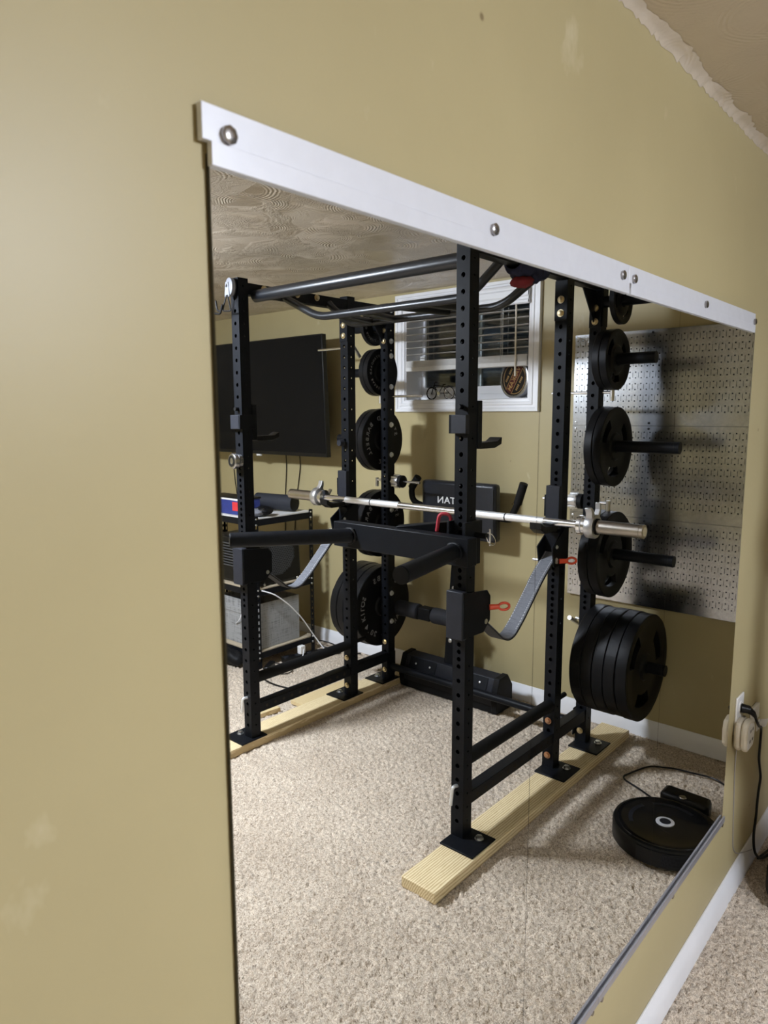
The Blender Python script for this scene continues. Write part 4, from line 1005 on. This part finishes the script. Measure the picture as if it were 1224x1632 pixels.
for z in (.90, .866, .478, .445, .10, .066):
    for x in (SX0+.017, SX1-.017): MB().lathe((x, SV0, z), (0, -1, 0), [(.006, 0), (.005, .003), (.002, .004)], 10).build('rivet', M['zinc'], sh)
# box
cb = thing('carton', 'blue carton with a red square, on the top shelf beside the foam roll', 'box', (2.62, 2.98, .905))
MB().box(2.545, 2.655, 2.80, 3.16, .906, 1.003).build('carton_body', M['blue'], cb, .002)
MB().box(2.5435, 2.545, 2.865, 2.925, .930, .982).build('red_square', M['redp'], cb)
MB().box(2.5435, 2.545, 2.80, 3.16, .992, 1.003).build('white_edge', M['paper'], cb)
MB().box(2.54, 2.66, 2.795, 3.165, 1.0032, 1.012).build('lid', M['plastic'], cb, .002)
# foam roll lying across the top shelf, straps in front
fr = thing('foam_roll', 'dark rolled foam bar pad lying on the top shelf', 'pad', (2.76, 2.70, .905))
MB().tube([(2.865, 2.728, .958), (2.795, 3.0, .962)], .050, 26).build('roll', M['foam'], fr)
MB().tube([(2.8655, 2.726, .958), (2.8665, 2.722, .958)], [.048, .018], 26).build('roll_end', M['blackdull'], fr)
gl = thing('strap_bundle', 'small heap of dark straps with pale buckles beside the foam roll', 'straps', (2.60, 2.75, .905))
blob((2.625, 2.735, .937), (.055, .060, .026), 3).build('folded_strap', M['blackdull'], gl, ang=80, weld=True)
blob((2.575, 2.742, .932), (.045, .050, .022), 8).build('folded_strap', M['strap'], gl, ang=80, weld=True)
MB().bar((2.565, 2.715, .935), (2.60, 2.70, .955), .012, .005).build('buckle', M['silver'], gl)
MB().bar((2.53, 2.725, .925), (2.53, 2.76, .928), .012, .005).build('buckle', M['silver'], gl)
# electronics cabinet on the middle shelf
ec = thing('electronics_cabinet', 'black plastic cabinet with honeycomb grille on the middle shelf', 'cabinet', (2.72, 2.93, .485))
MB().prism([(2.545, 2.712, .488), (2.895, 2.712, .488), (2.885, 2.712, .70), (2.858, 2.712, .752), (2.82, 2.712, .765), (2.56, 2.712, .765)], (0, .44, 0)).build('casing', M['plastic'], ec, .012)
hx = MB()
def hexcell(x, z, r):
    o = [(x+r*math.cos(PI/3*k+PI/6), 2.7105, z+r*math.sin(PI/3*k+PI/6)) for k in range(6)]; i_ = [(x+(p[0]-x)*.72, 2.7105, z+(p[2]-z)*.72) for p in o]
    j_ = [(p[0], 2.7118, p[2]) for p in i_]
    hx.add(o+i_+j_, [(k, (k+1) % 6, 6+(k+1) % 6, 6+k) for k in range(6)]+[(6+k, 6+(k+1) % 6, 12+(k+1) % 6, 12+k) for k in range(6)])
r_h = .0075
for a in range(22):
    for c in range(20):
        x = 2.570+a*r_h*1.732+(c % 2)*r_h*.866; z = .545+c*r_h*1.5
        if (x-2.66)**2/.175**2+(z-.655)**2/.125**2 < 1 and x < 2.84 and z < .752: hexcell(x, z, r_h)
o = hx.build('honeycomb_grille', M['hex'], ec, smooth=False); o['kind'] = 'stuff'
for k in range(9): MB().box(2.5425, 2.546, 2.80, 3.05, .585+k*.017, .592+k*.017).build('vent_slat', M['hex'], ec)
for q in ((2.60, .4955), (2.86, .4955)): MB().lathe((q[0], 2.711, q[1]), (0, -1, 0), [(.009, 0), (.007, .003)], 14).build('foot', M['zinc'], ec)
# fabric bin on the bottom shelf
fb = thing('storage_bin', 'grey woven fabric bin on the bottom shelf', 'bin', (2.70, 2.93, .105))
bm_ = MB()
bx0, bx1, bv0, bv1, bz0, bz1 = 2.553, 2.868, 2.712, 3.10, .107, .385; tk = .008
bm_.box(bx0, bx0+tk, bv0, bv1, bz0, bz1).box(bx1-tk, bx1, bv0, bv1, bz0, bz1).box(bx0+tk, bx1-tk, bv0, bv0+tk, bz0, bz1).box(bx0+tk, bx1-tk, bv1-tk, bv1, bz0, bz1).box(bx0+tk, bx1-tk, bv0+tk, bv1-tk, bz0, bz0+tk)
bm_.build('bin_walls', M['bin'], fb, smooth=False)
MB().box(bx0-.004, bx0-.001, bv0+.002, bv1, .30, .335).build('binding_tape', M['bin'], fb)
MB().tube(bend([(bx0-.006, 2.86, .33), (bx0-.02, 2.87, .27), (bx0-.006, 2.93, .23)], .03), .0028, 8).build('cord_handle', M['wcable'], fb)
# clutter on the floor by the shelves
tag(blob((2.47, 2.90, .045), (.05, .12, .048), 4).build('black_pouch', M['blackdull'], ang=80, weld=True), 'soft black pouch on the carpet in front of the shelf unit', 'pouch')
ps = thing('power_strip', 'black power strip on the carpet beside the shelf unit', 'power strip', (2.78, 2.62, 0))
MB().bar((2.68, 2.655, .02), (2.95, 2.575, .02), .055, .036).build('strip_body', M['plastic'], ps, .004)
for k in range(4):
    p = Vector((2.70, 2.650, .0385)).lerp(Vector((2.92, 2.584, .0385)), k/3)
    MB().lathe(p, (0, 0, 1), [(.016, 0), (.015, .0015)], 16).build('socket', M['uhmw'], ps)
wc = thing('charger', 'small white charger block plugged into the power strip', 'charger', (2.80, 2.62, .04))
MB().box(-.02, .02, -.016, .016, 0, .05).build('charger_body', M['whitep'], wc, .004).location = Vector((2.80, -2.62, .0405))-Vector(wc['base'])
MB().tube(bend([(2.80, 2.60, .07), (2.76, 2.56, .05), (2.70, 2.54, .012), (2.66, 2.55, .008)], .04), .003, 8).build('charger_lead', M['wcable'], wc)
pg_ = thing('power_plug', 'black angled plug lying on the carpet by the shelf leg', 'plug', (2.55, 2.62, 0))
MB().bar((2.50, 2.600, .022), (2.60, 2.655, .026), .036, .034).build('plug_body', M['plastic'], pg_, .006)
for d in (-.008, .008): MB().bar((2.500, 2.600+d, .022), (2.482, 2.590+d, .021), .006, .0018).build('prong', M['zinc'], pg_)
tag(MB().tube(bend([(2.545, 2.672, .478), (2.60, 2.63, .455), (2.688, 2.61, .385), (2.79, 2.60, .275), (2.886, 2.60, .141), (2.925, 2.56, .06), (2.945, 2.52, .012)], .06, 6), .0038, 10).build('white_cable', M['wcable']), 'white cable arching down from the middle shelf to the carpet', 'cable')
tag(MB().tube(bend([(3.10, 2.27, .008), (2.98, 2.31, .008), (2.86, 2.325, .008), (2.70, 2.33, .008), (2.58, 2.25, .008), (2.50, 2.24, .008), (2.44, 2.28, .008), (2.41, 2.42, .008), (2.43, 2.56, .01)], .06, 6), .0045, 10).build('floor_cord', M['plastic']), 'black cord snaking across the carpet behind the far rack posts', 'cord')
tag(MB().tube(bend([(2.99, 2.52, .01), (3.03, 2.50, .01), (3.05, 2.60, .012), (3.01, 2.66, .02), (3.03, 2.72, .05), (3.08, 2.64, .03), (3.06, 2.45, .01), (3.10, 2.40, .01)], .06, 6), .0042, 10).build('coiled_cord', M['plastic']), 'coiled black cord on the carpet by the wall end of the power strip', 'cord')
tag(MB().tube(bend([(2.62, 2.66, .02), (2.66, 2.60, .009), (2.63, 2.50, .008), (2.56, 2.49, .008), (2.52, 2.55, .009), (2.58, 2.60, .009)], .05, 6), .003, 8).build('looped_cord', M['plastic']), 'thin black lead looping beside the angled plug', 'cord')

# ------------------------------------------------------------------ robot vacuum and dock
VX, VV, VR = 2.372, .254, .175
rv = thing('robot_vacuum', 'round glossy black robot vacuum on the carpet by the mirror wall', 'robot vacuum', (VX, VV, .005))
c = (VX, VV, .012)
MB().lathe(c, (0, 0, 1), [(VR-.03, -.006), (VR-.004, 0), (VR, .006), (VR, .058), (VR-.004, .066), (VR-.016, .068)], 72).build('shell', M['plastic'], rv)
MB().lathe((VX, VV, .0795), (0, 0, 1), [(VR-.015, 0), (VR-.016, .003), (VR-.030, .0035), (VR-.034, .0015), (.03, .0010)], 72).build('top_disc', M['gloss'], rv)
a0 = math.radians(150)
def rimarc(r0, r1, z0_, z1_, s, e, n=30):
    b = MB(); R_ = []
    for i in range(n+1):
        t = s+(e-s)*i/n; u = Vector((math.cos(t), math.sin(t), 0)); cc = Vector((VX, VV, 0))
        R_.append([cc+u*r0+Vector((0, 0, z0_)), cc+u*r1+Vector((0, 0, z0_)), cc+u*r1+Vector((0, 0, z1_)), cc+u*r0+Vector((0, 0, z1_))])
    for p, q in zip(R_, R_[1:]):
        for k in range(4): b.add([p[k], p[(k+1) % 4], q[(k+1) % 4], q[k]], [(0, 1, 2, 3)])
    b.add(R_[0], [(3, 2, 1, 0)]); b.add(R_[-1], [(0, 1, 2, 3)])
    return b
rimarc(VR, VR+.006, .020, .072, math.radians(170), math.radians(330)).build('bumper', M['plastic'], rv, ang=30, weld=True)
rimarc(.108, .122, .0806, .0822, math.radians(60), math.radians(128), 16).build('handle_groove', M['uhmw'], rv, ang=30, weld=True)
rimarc(.112, .126, .0806, .0822, math.radians(-30), math.radians(40), 16).build('handle_groove', M['uhmw'], rv, ang=30, weld=True)
bt = MB().lathe((VX, VV, .0802), (0, 0, 1), [(.031, 0), (.031, .003), (.028, .0042)], 32).build('clean_button', M['alu'], rv)
MB().lathe((VX, VV, .0845), (0, 0, 1), [(.019, 0), (.018, .0008)], 28).build('button_centre', M['uhmw'], bt)
for k in range(9):
    b = rimarc(VR+.0062, VR+.0075, .030+k*.0042, .0318+k*.0042, math.radians(196), math.radians(228), 8); b.build('vent_slat', M['uhmw'], rv, weld=True)
tx = MB(); put_text(tx, '– – – –', .014, (VX-.055, VV-.02, .0808), (-.35, -.94, 0), (.94, -.35, 0), .0003); o = tx.build('small_print', M['silver'], rv, smooth=False); o['kind'] = 'stuff'
dk = thing('charging_dock', 'small black charging dock at the edge of the robot vacuum', 'dock', (2.60, .27, 0))
MB().prism([(2.560, .165, .012), (2.640, .175, .012), (2.645, .345, .012), (2.565, .345, .012)], (0, 0, .070)).build('dock_body', M['plastic'], dk, .014)
MB().prism([(2.558, .18, .001), (2.64, .18, .001), (2.64, .335, .001), (2.558, .335, .001)], (0, 0, .010)).build('dock_base', M['plastic'], dk, .003)
MB().lathe((2.575, .262, .082), (0, 0, 1), [(.014, 0), (.012, .003)], 18).build('dock_emblem', M['silver'], dk)
tag(MB().tube(bend([(2.60, .36, .012), (2.652, .44, .009), (2.69, .53, .009), (2.715, .545, .009), (2.80, .52, .009), (2.87, .495, .009), (2.92, .40, .009), (2.925, .345, .009), (2.945, .25, .009), (2.85, .12, .009), (2.70, .06, .009), (2.55, .035, .010), (2.47, .022, .016)], .06, 6), .0036, 10).build('dock_cord', M['plastic']), 'thin black cord looping over the carpet behind the robot vacuum dock', 'cord')

# ------------------------------------------------------------------ outlet, adapter, cord on the mirror wall
ot = thing('wall_outlet', 'white wall outlet plate past the end of the mirror', 'outlet', (2.205, 0, .63))
MB().box(2.168, 2.240, WV, WV+.006, .555, .669).build('cover_plate', M['whitep'], ot, .002)
for z in (.634, .590):
    q = MB().lathe((2.205, WV+.006, z), (0, 1, 0), [(.0165, 0), (.016, .0015)], 24).build('receptacle', M['whitep'], ot)
bp_ = thing('cord_plug', 'black cord running from the outlet down the wall to the floor', 'cord', (2.205, .02, .645))
MB().tube([(2.205, WV+.008, .630), (2.212, .020, .628), (2.225, .030, .615), (2.245, .034, .596)], [.014, .0125, .0085, .0045], 14).build('plug_body', M['plastic'], bp_)
MB().tube(bend([(2.235, .033, .606), (2.268, .034, .572), (2.33, .027, .535), (2.44, .010, .490), (2.470, .004, .451), (2.478, .002, .40), (2.476, .002, .364), (2.520, .003, .280), (2.502, .003, .242), (2.494, .003, .19), (2.490, .004, .156), (2.432, .012, .118), (2.425, .019, .06), (2.47, .03, .014), (2.60, .06, .009), (2.75, .12, .009)], .05, 6), .0042, 10).build('lead', M['plastic'], bp_)
cl = thing('cord_clip', 'small white stick-on cord clip on the wall by the adapter', 'clip', (2.485, 0, .485))
MB().box(2.44, 2.475, WV, WV+.004, .470, .502).build('clip_base', M['whitep'], cl, .001)
MB().prism([(2.444, WV+.004, .482), (2.470, WV+.004, .500), (2.475, WV+.026, .507), (2.450, WV+.026, .490)], (0, .002, .004)).build('clip_flap', M['whitep'], cl, .001)
ad = thing('plug_adapter', 'ivory plug-in outlet adapter block hanging below the wall plug', 'adapter', (2.26, .04, .55))
def loz(v0, v1, e): 
    pts = [(2.200+e, .615-e), (2.245, .628-e), (2.300-e, .612-e), (2.322-e, .570), (2.318-e, .500), (2.290, .462+e), (2.225, .462+e), (2.196+e, .490), (2.190+e, .56)]
    return MB().prism([(2.152+(x-2.19)*.742, v0, .508+(z-.462)*.585) for x, z in pts], (0, v1-v0, 0))
loz(WV+.004, .015, 0).build('rear_shell', M['cream'], ad, .006)
loz(.016, .034, .001).build('front_shell', M['cream'], ad, .006)
loz(.0342, .0356, .016).build('face_label', M['whitep'], ad, .001)
for dx, dz in ((-.016, .012), (.010, .012), (-.016, -.020), (.010, -.020)):
    for q in (0, .008): MB().box(2.201+dx+q, 2.203+dx+q, .0356, .0362, .555+dz, .564+dz).build('slot', M['grout'], ad)
tx = MB(); put_text(tx, 'ON', .010, (2.206, .012, .6055), (1, 0, 0), (0, -1, 0), .0003); tx.build('lettering', M['blackdull'], ad, smooth=False)
tag(MB().tube(bend([(2.195, WV+.006, .512), (2.205, WV+.002, .44), (2.232, WV+.0015, .25), (2.250, WV+.0015, .15), (2.29, WV+.003, .112), (2.36, WV+.012, .088), (2.425, WV+.018, .066)], .05, 6), .0016, 6).build('thin_wire', M['alud']), 'thin grey wire running down the wall from the adapter', 'wire')
bx_ = MB().box(2.345, 2.42, WV, WV+.012, .530, .580)
tag(bx_.build('plug_in_tab', M['whitep'], bev=.004), 'small white plate on the wall behind the adapter', 'wall plate')
